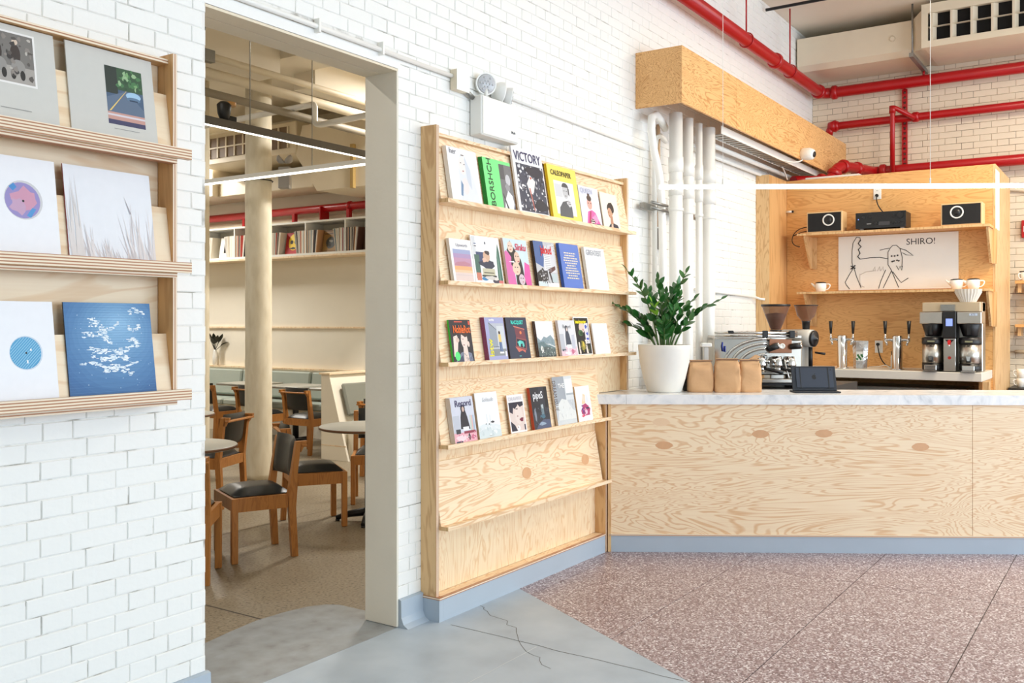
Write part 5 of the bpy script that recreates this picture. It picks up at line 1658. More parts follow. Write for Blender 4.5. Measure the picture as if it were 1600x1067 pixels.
MB().tube([(.066, .03, .36), (.062, .02, .33), (.068, .015, .29), (.082, .015, .285), (.084, .02, .33)], .006, 6).build('blue_clip', plain('clip_blue', (40, 60, 150)), em)

g1 = thing('coffee_grinder', 'coffee grinder with a bean filled cone hopper behind the espresso machine', 'grinder', (7.943, 2.607, 1.0645), CA, 'coffee grinders')
MB().box(-.07, .07, -.09, .12, 0, .40, b=.01).build('body', steel, g1)
MB().lathe([(.040, .402), (.045, .44), (.052, .455)], 24).build('collar', black_plastic, g1)
hp = MB().lathe([(.042, .456), (.075, .54), (.118, .655)], 28, cap=False).build('hopper', smoke_glass, g1)
MB().lathe([(.0, .458), (.039, .458), (.070, .535), (.090, .59), (.0, .602)], 24, cap=False).build('beans', beans, hp)
MB().lathe([(.121, .655), (.123, .66), (.123, .672), (0, .674)], 28).build('lid', black_plastic, g1)
g2 = thing('coffee_grinder', 'pale barrel shaped coffee grinder with round black front', 'grinder', (8.15, 2.41, 1.0645), CA, 'coffee grinders')
MB().tube([(-.16, .14, .395), (-.02, .0, .385), (.04, -.06, .38)], [.062, .075, .075], 24).build('barrel', plain('pearl_grey', (206, 200, 190), rough=.3), g2)
d_ = Vector((.06, -.06, -.005)).normalized()
M = Matrix.Translation((.045, -.065, .379)) @ d_.to_track_quat('Z', 'Y').to_matrix().to_4x4()
fd = MB().lathe([(.070, 0), (.070, .012), (.060, .018), (.02, .02), (.018, .034), (0, .035)], 24, M=M).build('front_dial', black_plastic, g2)
MB().lathe([(.008, .0355), (0, .04)], 10, M=M).build('dial_screw', chrome, fd)
MB().lathe([(.030, .455), (.034, .52), (.040, .53)], 20).build('hopper_neck', black_plastic, g2)
MB().lathe([(.036, .531), (.075, .575), (.098, .66)], 24, cap=False).build('hopper', smoke_glass, g2)
MB().lathe([(.100, .66), (.102, .668), (0, .67)], 24).build('lid', black_plastic, g2)
MB().tube([(.03, -.03, .31), (.03, -.03, .12)], .018, 12).build('chute', black_plastic, g2)
MB().box(-.05, .05, .02, .16, 0, .32, b=.008).build('stand', plain('pearl_grey', (206, 200, 190)), g2)
MB().tube([(.06, -.06, .26), (.13, -.11, .25)], [.008, .011], 8).build('dosing_lever', black_plastic, g2)
pj = thing('milk_pitcher', 'two stacked steel pitchers below the barrel grinder', 'pitcher', cw(1.56, 1.20, 1.0645), CA)
MB().lathe([(.045, 0), (.048, .004), (.048, .10), (.046, .104)], 20).build('lower_cup', steel, pj)
MB().lathe([(.036, .105), (.042, .11), (.042, .21), (.040, .212)], 20).build('upper_cup', chrome, pj)
kst = thing('tamper_stand', 'small white post with a flat head behind the paper bags', 'tamper stand', cw(.745, .42, CT), CA)
MB().box(-.035, .035, -.03, .03, 0, .02, b=.004).build('base', white_plastic, kst)
MB().box(-.016, .016, -.012, .012, .0205, .315, b=.003).build('post', plain('post_grey', (206, 206, 204), rough=.3), kst)
MB().box(-.038, .038, -.03, .03, .3155, .345, b=.006).build('head', white_plastic, kst)
dkb = thing('card_terminal', 'black card terminal half hidden behind the white plant pot', 'card terminal', cw(.595, .36, CT), CA)
MB().box(-.03, .03, -.04, .04, 0, .17, b=.008).build('body', black_plastic, dkb)
MB().box(-.024, .024, -.0415, -.0405, .09, .155).build('screen', plain('display_grey', (60, 60, 64)), dkb)

# ------------------------------------------------------------------ mug shelves on the back wall
def mug(loc, rz, label, hang=False, group='white mugs by the back wall'):
    m = thing('mug', label, 'mug', loc, rz, group, rx=(PI / 2 if hang else 0))
    MB().lathe([(.032, 0), (.036, .003), (.042, .05), (.043, .09), (.040, .09), (.038, .05), (.0, .008)], 20, cap=False).build('body', ceramic, m)
    MB().tube(arc((.041, 0, .075), (.078, 0, .08), (.07, 0, .045), 5) + arc((.07, 0, .045), (.062, 0, .018), (.038, 0, .018), 5), .006, 6).build('handle', ceramic, m)
    return m


for k, (z, lab) in enumerate([(2.01, 'upper plywood mug shelf on the back wall beside the partition'), (1.565, 'lower plywood mug shelf on the back wall beside the partition')]):
    s = thing('mug_shelf', lab, 'shelf', (XB, 1.08, z), -PI / 2, 'mug shelves on the back wall')
    MB().box(0, 1.8, -.25, -.004, -.03, 0).build('shelf_board', ply_panel, s)
    for x in (.02, 1.2):
        MB().box(x, x + .03, -.20, -.004, -.12, -.0305).build('bracket', ply_side, s)
m_ = mug((XB - .14, 1.005, 2.0105), PI * .75, 'white mug with a black lid on the upper mug shelf')
MB().lathe([(.046, .091), (.046, .10), (0, .102)], 20).build('lid', black_plastic, m_)
for k, z in enumerate((1.90, 1.80, 1.70, 1.60)):
    mug((XB - .10, .99 - .02 * (k % 2), z), 0.2, ['topmost white mug lying between the two mug shelves', 'second white mug from the top between the mug shelves', 'third white mug from the top between the mug shelves', 'lowest white mug lying between the two mug shelves'][k], True)
lc = thing('side_counter', 'low dark counter along the back wall beyond the partition', 'counter', (XB - .3, .6, 0))
MB().box(XB - .52, XB - .004, -1.5, 1.10, 0, .90).build('body', plain('dark_laminate', (70, 66, 62)), lc, world=True)
MB().box(XB - .55, XB - .004, -1.5, 1.11, .9005, .93).build('worktop', black_plastic, lc, world=True)
for k, (dx, dy, dz, lab) in enumerate([(-.30, 1.02, .9305, 'white mug on the side counter nearest the partition'), (-.30, .93, .9305, 'white mug on the side counter second from the partition'), (-.20, 1.00, .9305, 'white mug on the side counter against the back wall'), (-.30, 1.02, 1.0225, 'white mug stacked on top of the others on the side counter')]):
    mug((XB + dx, dy, dz), PI * .6, lab)
fb = thing('fire_box', 'small red fire alarm box on the back wall', 'alarm box', (XB, 1.02, 2.5))
MB().box(XB - .06, XB - .002, .93, 1.04, 2.46, 2.64, b=.004).build('body', red_pipe, fb, world=True)
MB().box(XB - .064, XB - .0605, .95, 1.02, 2.52, 2.58).build('face', paper_white, fb, world=True)
tag(MB().tube(rounded([(XB - .03, 1.6, 3.0), (XB - .03, 1.12, 2.98), (XB - .03, .6, 2.86), (XB - .03, .2, 2.5)], .25), .02, 8).build('cream_conduit', cream_metal),
    'cream conduit curving down the back wall behind the partition', 'conduit')
tag(MB().tube(rounded([(XB - .04, 1.10, 1.28), (XB - .04, .9, 1.28), (XB - .04, .2, 1.28)], .05), .018, 8).build('cream_pipe', cream_metal),
    'cream water pipe on the back wall above the side counter', 'pipe')

# ------------------------------------------------------------------ red sprinkler pipes
def flange(mb, p, d, r, w=.035):
    d = Vector(d).normalized()
    p = Vector(p)
    mb.tube([p - d * w, p - d * w * .5, p + d * w * .5, p + d * w], [r * 1.12, r * 1.32, r * 1.32, r * 1.12], 16)


def pipe_thing(label, path, r, flanges, rad=.12):
    t = thing('sprinkler_pipe', label, 'pipe', path[0], 0, 'red sprinkler pipes')
    MB().tube(rounded(path, rad, 6), r, 18).build('pipe_run', red_pipe, t, world=True)
    for p, d in flanges:
        mb = MB()
        flange(mb, p, d, r)
        mb.build('coupling', red_pipe, t, world=True)
    return t


RX = XB - .15
P1 = pipe_thing('red sprinkler pipe turning the corner high above the plywood box beam', [(4.5, 3.05, 4.20), (RX, 3.05, 4.20), (RX, -4.0, 4.20)], .06,
                [((9.28, 3.05, 4.2), (1, 0, 0)), ((RX - .14, 3.05, 4.2), (1, 0, 0)), ((RX, 2.91, 4.2), (0, 1, 0))])
for x in (8.45, 9.75):
    mb = MB()
    mb.tube([(x, 3.05 + .068 * math.cos(t), 4.20 + .068 * math.sin(t)) for t in [2 * PI * k / 18 for k in range(19)]], .006, 6)
    h = mb.build('hanger_ring', red_pipe, P1, world=True)
    MB().tube([(x, 3.05, 4.27), (x, 3.05, CEIL)], .008, 6).build('hanger_rod', red_pipe, P1, world=True)
P2 = pipe_thing('red sprinkler pipe on the back wall, middle of the three', [(RX + .02, 2.98, 3.73), (RX + .02, 2.96, 3.80), (RX + .02, 2.88, 3.82), (RX + .02, -4.0, 3.82)], .043,
                [((RX + .02, 2.90, 3.82), (0, 1, 0)), ((RX + .02, 2.05, 3.82), (0, 1, 0))], .06)
MB().tube([(RX + .02, 2.98, 3.82), (RX + .02, 2.90, 3.82)], [.05, .07], 14).build('elbow', red_pipe, P2, world=True)
P3 = pipe_thing('lowest red sprinkler pipe passing behind the top of the partition', [(9.76, 3.02, 3.05), (10.0, 2.88, 3.07), (10.18, 2.745, 3.09), (10.25, 2.70, 3.24), (10.5, 2.62, 3.262), (RX, 2.48, 3.256), (RX, -4.0, 3.256)], .058,
                [((RX - .02, 2.38, 3.256), (0, 1, 0)), ((10.62, 2.59, 3.26), (.5, -.16, 0)), ((10.22, 2.72, 3.17), (.1, -.1, .3)), ((10.36, 2.665, 3.255), (.5, -.16, .04)), ((10.08, 2.82, 3.08), (.4, -.3, .03))], .08)
vp = thing('drain_pipe', 'thin vertical red pipe joining the two lower sprinkler pipes', 'pipe', (RX - .08, 2.24, 3.2))
MB().tube(rounded([(RX - .02, 2.05, 3.80), (RX - .12, 2.24, 3.92), (RX - .12, 2.26, 3.90), (RX - .12, 2.26, 3.10)], .03, 4), .026, 12).build('pipe_run', red_pipe, vp, world=True)
MB().tube([(RX - .12, 2.26, 3.86), (RX - .12, 2.26, 3.94)], .034, 12).build('elbow', red_pipe, vp, world=True)
st = thing('wall_strut', 'slotted red strut standing on the back wall behind the pipes', 'strut', (XB - .03, 2.18, 3.2))
mb = MB()
for y in (2.155, 2.195):
    mb.box(XB - .04, XB - .002, y, y + .014, 3.12, 4.16)
for k in range(19):
    z = 3.12 + k * .0565
    mb.box(XB - .04, XB - .002, 2.1692, 2.1948, z, z + .028)
mb.build('channel', red_pipe, st, world=True)
tag(MB().tube([(9.35, 3.17, 4.75), (9.35, -5.5, 4.75)], .016, 8).build('ceiling_rod', black_metal), 'thin black rod under the ceiling near the red pipe corner', 'rod')

# ------------------------------------------------------------------ duct and air conditioner
du = thing('ceiling_duct', 'long cream sheet metal duct under the ceiling above the red pipes', 'duct', (10.7, 2.6, 4.4))
MB().prism([(10.42, 4.415), (10.42, 4.72), (XB - .01, 4.72), (XB - .01, 4.36), (10.48, 4.36)], 1.99, D - .02, 'y').build('duct_body', cream_metal, du, world=True)
MB().lathe([(.03, 0), (.03, .012), (.015, .014), (0, .014)], 16, M=Matrix.Translation((10.42, 2.18, 4.56)) @ Matrix.Rotation(-PI / 2, 4, 'Y')).build('test_port', cream_metal, du, world=True)
ac = thing('air_conditioner', 'cream ceiling air conditioner with a black gridded grille', 'air conditioner', (10.4, 1.0, 4.36))
AX = 10.22
MB().prism([(AX + .06, 4.37), (AX + .06, 4.79), (XB - .01, 4.79), (XB - .01, 4.37)], -1.6, 1.84, 'y').build('body', cream_metal, ac, world=True)
mb = MB()
mb.add([(AX + .061, 1.841, 4.371), (XB - .011, 1.841, 4.371), (XB - .011, 1.841, 4.79), (AX + .061, 1.841, 4.79), (AX + .25, 1.985, 4.40), (XB - .011, 1.985, 4.40), (XB - .011, 1.985, 4.74), (AX + .25, 1.985, 4.74)], [(3, 2, 1, 0), (4, 5, 6, 7), (0, 1, 5, 4), (2, 3, 7, 6), (0, 4, 7, 3), (1, 2, 6, 5)])
mb.build('side_taper', cream_metal, ac, world=True)
fr_ = MB()
fr_.box(AX, AX + .059, -1.62, 1.86, 4.36, 4.425)
fr_.box(AX, AX + .059, -1.62, 1.86, 4.705, 4.80)
fr_.box(AX, AX + .059, 1.80, 1.86, 4.4255, 4.7045)
fr_.box(AX, AX + .059, -1.62, -1.56, 4.4255, 4.7045)
fr_.build('front_frame', cream_metal, ac, world=True)
MB().box(AX + .055, AX + .0598, -1.56, 1.80, 4.4255, 4.7045).build('grille_cavity', plain('cavity_black', (12, 11, 10), rough=.9), ac, world=True)
for k in range(19):
    y = 1.775 - k * .183
    for j in (0, 1):
        MB().prism([(AX + .004, y), (AX + .05, y - .03), (AX + .05, y - .05 - .01 * j), (AX + .004, y - .022)], 4.4265 + .1395 * j, 4.4265 + .1395 * j + .1365, 'z').build('louver', cream_metal, ac, world=True)
MB().box(AX + .002, AX + .052, -1.56, 1.80, 4.5635, 4.5655).build('grille_bar', cream_metal, ac, world=True)
hg = thing('duct_hanger', 'galvanised hanger strut between the duct and the air conditioner', 'bracket', (10.35, 1.96, 4.3))
MB().tube([(10.30, 1.96, 4.30), (10.30, 1.96, CEIL)], .010, 8).build('threaded_rod', galv, hg, world=True)
MB().box(10.26, XB - .02, 1.945, 1.985, 4.300, 4.342).build('strut', galv, hg, world=True)
MB().tube([(XB - .15, 1.965, 4.30), (XB - .15, 1.965, 4.255)], .012, 8).build('drop_rod', red_pipe, hg, world=True)

# security camera on the box beam
sv = thing('security_camera', 'small white security camera on the plywood box beam', 'security camera', (9.34, 2.80, 3.25))
d_ = Vector((-.2, -1, -.18)).normalized()
M = Matrix.Translation((9.38, 2.80, 3.26)) @ d_.to_track_quat('Z', 'Y').to_matrix().to_4x4()
MB().lathe([(.050, -.02), (.058, .0), (.062, .06), (.050, .105), (.030, .118)], 24, M=M).build('body', white_plastic, sv, world=True)
MB().lathe([(.030, .119), (.026, .124), (0, .126)], 20, M=M).build('lens', black_plastic, sv, world=True)
tag(MB().tube(arc((9.37, 2.80, 3.205), (9.25, 2.82, 3.13), (9.0, 2.93, 3.165), 10), .007, 6).build('camera_cable', cable_white), 'white cable sagging from the security camera under the box beam', 'cable')
tag(MB().tube(arc((9.35, 3.0, 3.14), (9.50, 3.04, 3.16), (9.60, 3.03, 3.05), 10), .007, 6).build('camera_cable', cable_white), 'white cable dropping behind the plywood partition', 'cable')
tag(MB().box(9.72, 9.90, 2.35, 2.88, 3.048, 3.07).build('ceiling_tile_scrap', white_plastic), 'flat white board lying on top of the partition', 'board')

# ------------------------------------------------------------------ dining room furniture
def make_chair():
    t = thing('dining_chair', '', 'chair', (0, 0, 0), 0, 'oak dining chairs')
    for s in (-1, 1):
        MB().box(s * .21 - .02, s * .21 + .02, .17, .212, 0, .425, b=.003).build('leg', chair_wood, t)
        mb = MB()
        mb.add([(s * .21 - .02, -.235, 0), (s * .21 + .02, -.235, 0), (s * .21 + .02, -.193, 0), (s * .21 - .02, -.193, 0),
                (s * .21 - .02, -.215, .42), (s * .21 + .02, -.215, .42), (s * .21 + .02, -.165, .42), (s * .21 - .02, -.165, .42),
                (s * .21 - .02, -.255, .775), (s * .21 + .02, -.255, .775), (s * .21 + .02, -.222, .775), (s * .21 - .02, -.222, .775)],
               [(3, 2, 1, 0), (0, 1, 5, 4), (1, 2, 6, 5), (2, 3, 7, 6), (3, 0, 4, 7), (4, 5, 9, 8), (5, 6, 10, 9), (6, 7, 11, 10), (7, 4, 8, 11), (8, 9, 10, 11)])
        mb.build('leg', chair_wood, t)
        MB().box(s * .21 - .013, s * .21 + .013, -.166, .1705, .335, .425).build('side_rail', chair_wood, t)
        MB().prism([(-.256, .700), (-.256, .775), (-.300, .775), (-.292, .745), (-.275, .735)], s * .21 - .016, s * .21 + .016, 'x').build('rail_hook', chair_wood, t)
    MB().box(-.19, .19, .185, .211, .345, .425).build('front_rail', chair_wood, t)
    MB().box(-.19, .19, -.212, -.187, .345, .425).build('rear_rail', chair_wood, t)
    MB().box(-.235, .235, -.296, -.262, .735, .752, b=.004).build('top_rail', chair_wood, t)
    vs, fs = [], []
    n = 8
    for i in range(n + 1):
        for j in range(n + 1):
            u, v = i / n * 2 - 1, j / n * 2 - 1
            e = (1 - abs(u) ** 6) * (1 - abs(v) ** 6)
            vs.append((u * .188, v * .19 - .002, .432 + .045 * e ** .6 + .008 * (1 - u * u) * (1 - v * v)))
    for i in range(n):
        for j in range(n):
            a = i * (n + 1) + j
            fs.append((a, a + n + 1, a + n + 2, a + 1))
    mb = MB().add(vs, fs, None, True)
    mb.box(-.186, .186, -.188, .184, .426, .434)
    mb.build('seat', black_vinyl, t)
    # curved padded back between the uprights
    vs, fs = [], []
    n, m = 10, 8
    for f in (0, 1):
        for i in range(n + 1):
            for j in range(m + 1):
                u, v = i / n * 2 - 1, j / m * 2 - 1
                e = ((1 - abs(u) ** 8) * (1 - abs(v) ** 6)) ** .5
                y = -.19 - .035 * (v * .5 + .5) - .03 * (1 - u * u) + (.022 if f == 0 else -.022) * e
                vs.append((u * .187, y, .665 + v * .135))
    for f in (0, 1):
        o = f * (n + 1) * (m + 1)
        for i in range(n):
            for j in range(m):
                a = o + i * (m + 1) + j
                q = (a, a + 1, a + m + 2, a + m + 1)
                fs.append(q if f == 0 else q[::-1])
    MB().add(vs, fs, None, True).build('backrest', black_vinyl, t)
    return t


chair0 = make_chair()
CH = [((4.36, 5.05), (-.9116, .411), 'oak chair with black seat, its side turned to the doorway, front one in full view'),
      ((3.695, 4.975), (.75, .66), 'oak chair half hidden by the brick wall at the left edge of the doorway'),
      ((5.30, 5.43), (.828, -.56), 'oak chair with black seat tucked under the round table by the door jamb'),
      ((5.35, 6.756), (-.3797, .9254), 'oak chair seen from behind just before the concrete column'),
      ((6.30, 5.66), (-.77, -.64), 'oak chair facing the doorway behind the round table by the door jamb'),
      ((7.44, 6.52), (.97, .24), 'oak chair in front of the grey booth cushion by the door jamb'),
      ((8.17, 8.45), (1, .02), 'oak chair seen from behind beside the booth end panel'),
      ((8.17, 9.31), (1, -.02), 'oak chair partly hidden behind the concrete column at the wall bench'),
      ((8.17, 10.17), (1, 0), 'oak chair at the wall bench farthest from the booth')]
for k, ((x, y), (fx, fy), lab) in enumerate(CH):
    a = math.atan2(fy, fx) - PI / 2
    if k == 0:
        chair0.location = (x, y, 0)
        chair0.rotation_euler = (0, 0, a)
        chair0['label'] = lab
    else:
        dup(chair0, (x, y, 0), a, lab)


def round_table(x, y, r, label, rot=.4):
    t = thing('round_table', label, 'table', (x, y, 0), rot, 'round cafe tables')
    MB().lathe([(0, .735), (r - .012, .735), (r, .742), (r, .755), (r - .004, .759), (0, .7595)], 40).build('table_top', table_top, t)
    MB().lathe([(r + .0005, .7405), (r + .0035, .743), (r + .0035, .7545), (r + .0005, .757)], 40, cap=False).build('edge_band', plain('walnut_edge', (110, 74, 48)), t)
    MB().tube([(0, 0, .06), (0, 0, .735)], .042, 16).build('pedestal', black_metal, t)
    for k in range(4):
        a = k * PI / 2
        d = Vector((math.cos(a), math.sin(a), 0))
        mb = MB().tube([d * .02 + Vector((0, 0, .075)), d * .16 + Vector((0, 0, .055)), d * .27 + Vector((0, 0, .022))], [.034, .028, .018], 8)
        f = mb.build('base_foot', black_metal, t)
        MB().lathe([(.018, 0), (.018, .012)], 10, c=tuple(d * .26)).build('glide', black_plastic, f)
    return t


round_table(3.98, 5.37, .39, 'round grey cafe table half hidden by the wall at the left of the doorway', .1)
round_table(5.60, 5.12, .40, 'round grey cafe table cut off by the door jamb', .55)
round_table(5.34, 7.28, .37, 'round grey cafe table farther back near the concrete column', .3)
for k, y in enumerate((8.45, 9.35, 10.25)):
    t = thing('square_table', ['square grey table at the wall bench next to the booth', 'square grey table at the wall bench behind the concrete column', 'square grey table at the wall bench near the plant'][k], 'table', (8.78, y, 0), 0, 'square tables at the bench')
    MB().box(-.30, .30, -.34, .34, .725, .755, b=.006).build('table_top', table_top, t)
    MB().box(-.301, .301, -.341, .341, .728, .734).build('edge_band', plain('walnut_edge', (110, 74, 48)), t)
    MB().tube([(0, 0, .05), (0, 0, .725)], .04, 14).build('pedestal', black_metal, t)
    for a in (0, 1):
        MB().box(-.26 if a else -.03, .26 if a else .03, -.03 if a else -.26, .03 if a else .26, .012 + .0 * a, .05 + .004 * a, b=.008).build('base_foot', black_metal, t)
bn = thing('wall_bench', 'long sage grey upholstered bench along the far dining wall', 'bench', (9.4, 10.5, 0))
MB().box(9.16, 9.62, 8.3, 13.6, 0, .38).build('plinth', plaster_dining, bn, world=True)
for y in (8.35, 9.80, 11.25, 12.45):
    w_ = 1.42 if y < 11 else 1.16
    MB().box(9.10, 9.50, y, y + w_, .381, .47, b=.02).build('seat_cushion', grey_vinyl, bn, world=True)
    mb = MB()
    M = Matrix.Translation((9.47, y, .50)) @ Matrix.Rotation(.12, 4, 'Y')
    mb.box(-.04, .04, 0, w_, 0, .38, M=M, b=.02)
    mb.build('back_cushion', grey_vinyl, bn, world=True)
MB().box(9.545, 9.62, 8.3, 13.6, .4715, .90).build('back_board', plaster_dining, bn, world=True)
MB().box(9.53, 9.62, 8.3, 13.6, .9005, .925).build('ledge', birch_x, bn, world=True)
bo_ = thing('booth_bench', 'booth bench with cream end panel and dark grey cushion', 'booth', (7.86, 7.7, 0))
BOOTH = [(7.925, 0), (7.925, .98), (7.80, .98), (7.50, 0)]
MB().prism([(y, z) for y, z in BOOTH], 7.84, 7.87, 'x').build('end_panel', plaster_dining, bo_, world=True)
MB().box(7.838, 7.8395, 7.53, 7.925, .16, .172).build('trim_strip', birch_x, bo_, world=True)
MB().prism([(7.923, .0), (7.923, .975), (7.80, .975), (7.64, .44), (7.64, 0)], 7.8705, 9.09, 'x').build('back_panel', plaster_dining, bo_, world=True)
MB().box(7.82, 9.09, 7.77, 7.945, .9805, 1.0).build('cap_rail', birch_x, bo_, world=True)
M = Matrix.Translation((7.95, 7.630, .50)) @ Matrix.Rotation(-math.atan2(.16, .535), 4, 'X')
MB().box(0, 1.10, -.055, -.003, 0, .38, M=M, b=.018).build('back_cushion', grey_vinyl_dark, bo_, world=True)
MB().box(7.95, 9.05, 7.15, 7.56, .38, .47, b=.02).build('seat_cushion', grey_vinyl, bo_, world=True)
MB().box(7.95, 9.05, 7.20, 7.60, .0, .379).build('seat_base', plaster_dining, bo_, world=True)

# record shelf with records
rs = thing('record_shelf', 'long white record shelf with compartments on the far dining wall', 'shelf', (9.45, 10.4, 2.5))
RZ, RT = 2.552, 2.972
SX = 9.27
MB().box(SX, 9.615, 7.6, 13.4, RZ - .03, RZ).build('bottom_board', white_plastic, rs, world=True)
MB().box(SX, 9.615, 7.6, 13.4, RZ - .055, RZ - .0305).build('bottom_strip', birch_x, rs, world=True)
MB().box(SX, 9.615, 7.6, 13.4, RT, RT + .025).build('top_board', white_plastic, rs, world=True)
DIV = [7.61, 8.18, 8.925, 9.680, 10.43, 11.165, 11.91, 12.65, 13.38]
for y in DIV:
    MB().box(SX, 9.612, y - .011, y + .011, RZ + .0005, RT - .0005).build('divider', white_plastic, rs, world=True)
rr = random.Random(77)
SPC = [(232, 226, 214), (206, 196, 180), (180, 66, 56), (60, 58, 60), (150, 140, 126), (226, 216, 196), (110, 130, 140), (196, 150, 110), (90, 60, 50), (240, 236, 228), (170, 176, 170), (214, 206, 196)]
SPN = ['ivory', 'tan', 'red', 'black', 'khaki', 'cream', 'slate blue', 'orange brown', 'dark brown', 'white', 'sage grey', 'beige']
REC = {}
for i, c in enumerate(SPC):
    REC[i] = MB().box(0, .315, -.0045, .0045, 0, .315).mesh('record', pc(c))
names_r = ['compartment nearest the door jamb', 'compartment with the dark brown cover', 'compartment with the brown cover', 'compartment with the red and yellow cover', 'compartment behind the concrete column', 'white spined compartment left of the column', 'last compartment in view', 'far end compartment']
for d in range(7):
    y0, y1 = DIV[d] + .016, DIV[d + 1] - .016
    lab = ' record spine on the white shelf, ' + names_r[d]
    def put(y, lean, whites=False):
        ci = rr.choice([0, 5, 9, 11, 0, 9]) if whites else rr.randrange(len(SPC))
        o = bpy.data.objects.new('record', REC[ci])
        COL.objects.link(o)
        o.location = (SX + .006, y, RZ + .001 + .0045 * abs(math.sin(lean)))
        o.rotation_euler = (lean, 0, 0)
        tag(o, SPN[ci] + lab, 'record', 'records, ' + names_r[d])
    wh = d == 5
    # records stand at both ends of a compartment, leaning a little toward the gap
    y = y1 - .008
    for k in range(16):
        ln = .0 if k < 9 else .02 * (k - 8)
        if y - .315 * math.sin(ln) < y0 + .33: break
        put(y, ln, wh); y -= .0105 + (.003 if ln else 0)
    y = y0 + .008
    for k in range(14):
        ln = .0 if k < 8 else -.025 * (k - 7)
        if y > y0 + .17: break
        put(y, ln, wh); y += .0108 + (.003 if ln else 0)
def face_record(y, base, art, label):
    o = thing('record_cover', label, 'record', (SX + .07, y, RZ + .001), -PI / 2, 'facing record covers', rx=-.16)
    MB().box(0, .315, 0, .005, 0, .315).build('sleeve', pc(base), o)
    cover_art(o, .315, .315, art, name='cover_print')


face_record(10.17, (176, 34, 36), [((236, 200, 40), ell(.50, .56, .32, .38, 18)), ((40, 34, 30), ell(.38, .56, .10, .09)), ((40, 34, 30), ell(.64, .56, .10, .09)), ((40, 34, 30), blob(.50, .28, .18, .05, 3))], 'red record cover with a large yellow disc, facing out on the shelf')
face_record(9.44, (122, 90, 48), [((150, 116, 66), rc4(.06, .08, .94, .92)), ((96, 70, 40), rc4(.1, .8, .9, .86)), ((70, 74, 74), blob(.5, .42, .28, .26, 6, 14, .15)), ((150, 150, 146), blob(.52, .5, .14, .06, 8)), ((46, 44, 42), blob(.42, .32, .14, .08, 9))], 'brown record cover with a dark round picture, facing out on the shelf')
face_record(8.66, (74, 50, 36), [((110, 70, 46), blob(.4, .6, .3, .2, 5)), ((190, 150, 110), rc4(.1, .40, .8, .43)), ((50, 34, 28), rc4(.1, .1, .8, .3)), ((170, 90, 60), blob(.3, .75, .16, .06, 8))], 'dark brown record cover facing out beside the door jamb')
face_record(11.60, (226, 222, 214), [((30, 26, 26), rc4(.3, .25, .95, .8)), ((176, 110, 80), [(.5, .3), (.62, .3), (.8, .75), (.68, .75)])], 'white record cover with a black square picture, facing out on the shelf')

# red pipe and steel brackets above the record shelf
rp_ = thing('sprinkler_pipe', 'red sprinkler pipe above the record shelf in the dining room', 'pipe', (9.40, 8.5, 3.16))
MB().tube([(9.40, 3.6, 3.17), (9.40, 13.8, 3.17)], .055, 16).build('pipe_run', red_pipe, rp_, world=True)
mb = MB(); flange(mb, (9.40, 8.95, 3.17), (0, 1, 0), .052); mb.build('coupling', red_pipe, rp_, world=True)
MB().box(9.30, 9.47, 9.42, 9.435, 2.9975, 3.19).build('support_plate', red_pipe, rp_, world=True)
for y in (9.95, 11.0, 8.9):
    MB().box(9.32, 9.38, y, y + .05, 2.9975, 3.12).build('support_foot', red_pipe, rp_, world=True)
tag(MB().tube([(9.52, 3.6, 3.06), (9.52, 13.8, 3.06)], .04, 12).build('cream_pipe', cream_metal), 'cream pipe lying on top of the record shelf behind the red pipe', 'pipe')

# hanging light frame of the dining room
lf = thing('hanging_light', 'hanging grey light frame with bright tubes in the dining room', 'light', (6.05, 5.31, 2.95))
MB().box(3.6, 6.0, 5.29, 5.33, 2.935, 2.99).build('track_rail', plain('rail_grey', (96, 90, 82), rough=.5), lf, world=True)
MB().box(3.6, 6.0, 5.295, 5.325, 2.931, 2.9345).build('track_light', led_soft, lf, world=True)
MB().box(6.005, 6.045, 5.29, 9.6, 2.95, 2.99).build('tube_rail', white_plastic, lf, world=True)
MB().box(6.01, 6.04, 5.29, 9.6, 2.938, 2.9495).build('tube_light', led_soft, lf, world=True)
for p in ((4.55, 5.31), (6.02, 8.85), (6.02, 6.2)):
    MB().tube([(p[0], p[1], 2.99), (p[0], p[1], 4.55)], .004, 6).build('suspension_wire', galv, lf, world=True)
cb = MB()
cb.tube([(5.93, 5.27, 4.55), (5.93, 5.27, 3.45), (5.95, 5.27, 3.3), (5.93, 5.28, 3.0)], .016, 8)
cb.tube(arc((5.93, 5.27, 3.55), (5.70, 5.35, 3.42), (5.80, 5.30, 3.34), 8) + arc((5.80, 5.30, 3.34), (5.86, 5.28, 3.3), (5.94, 5.27, 3.32), 5), .009, 6)
for k in range(5):
    cb.tube([(5.86 + .03 * k, 5.27, 3.30 - .05 * (k % 3)), (5.92 + .01 * k, 5.25, 3.18), (5.84 + .03 * k, 5.28, 3.04)], .012, 6)
tag(cb.build('cable_bundle', cable_black), 'tangled black cable bundle hanging by the door jamb in the dining room', 'cable')
sp_ = thing('stage_lamp', 'black clamp lamp on the grey light frame', 'lamp', (4.32, 5.31, 2.995))
MB().lathe([(.03, 0), (.045, .04), (.05, .10), (.03, .12)], 14, c=(0, 0, 0)).build('housing', black_metal, sp_)
MB().lathe([(.042, .10), (.044, .125), (0, .126)], 14, c=(.05, 0, .0)).build('lens', plain('amber_lens', (190, 140, 80)), sp_)
MB().box(-.01, .10, -.012, .012, -.002, .03).build('clamp', black_metal, sp_)

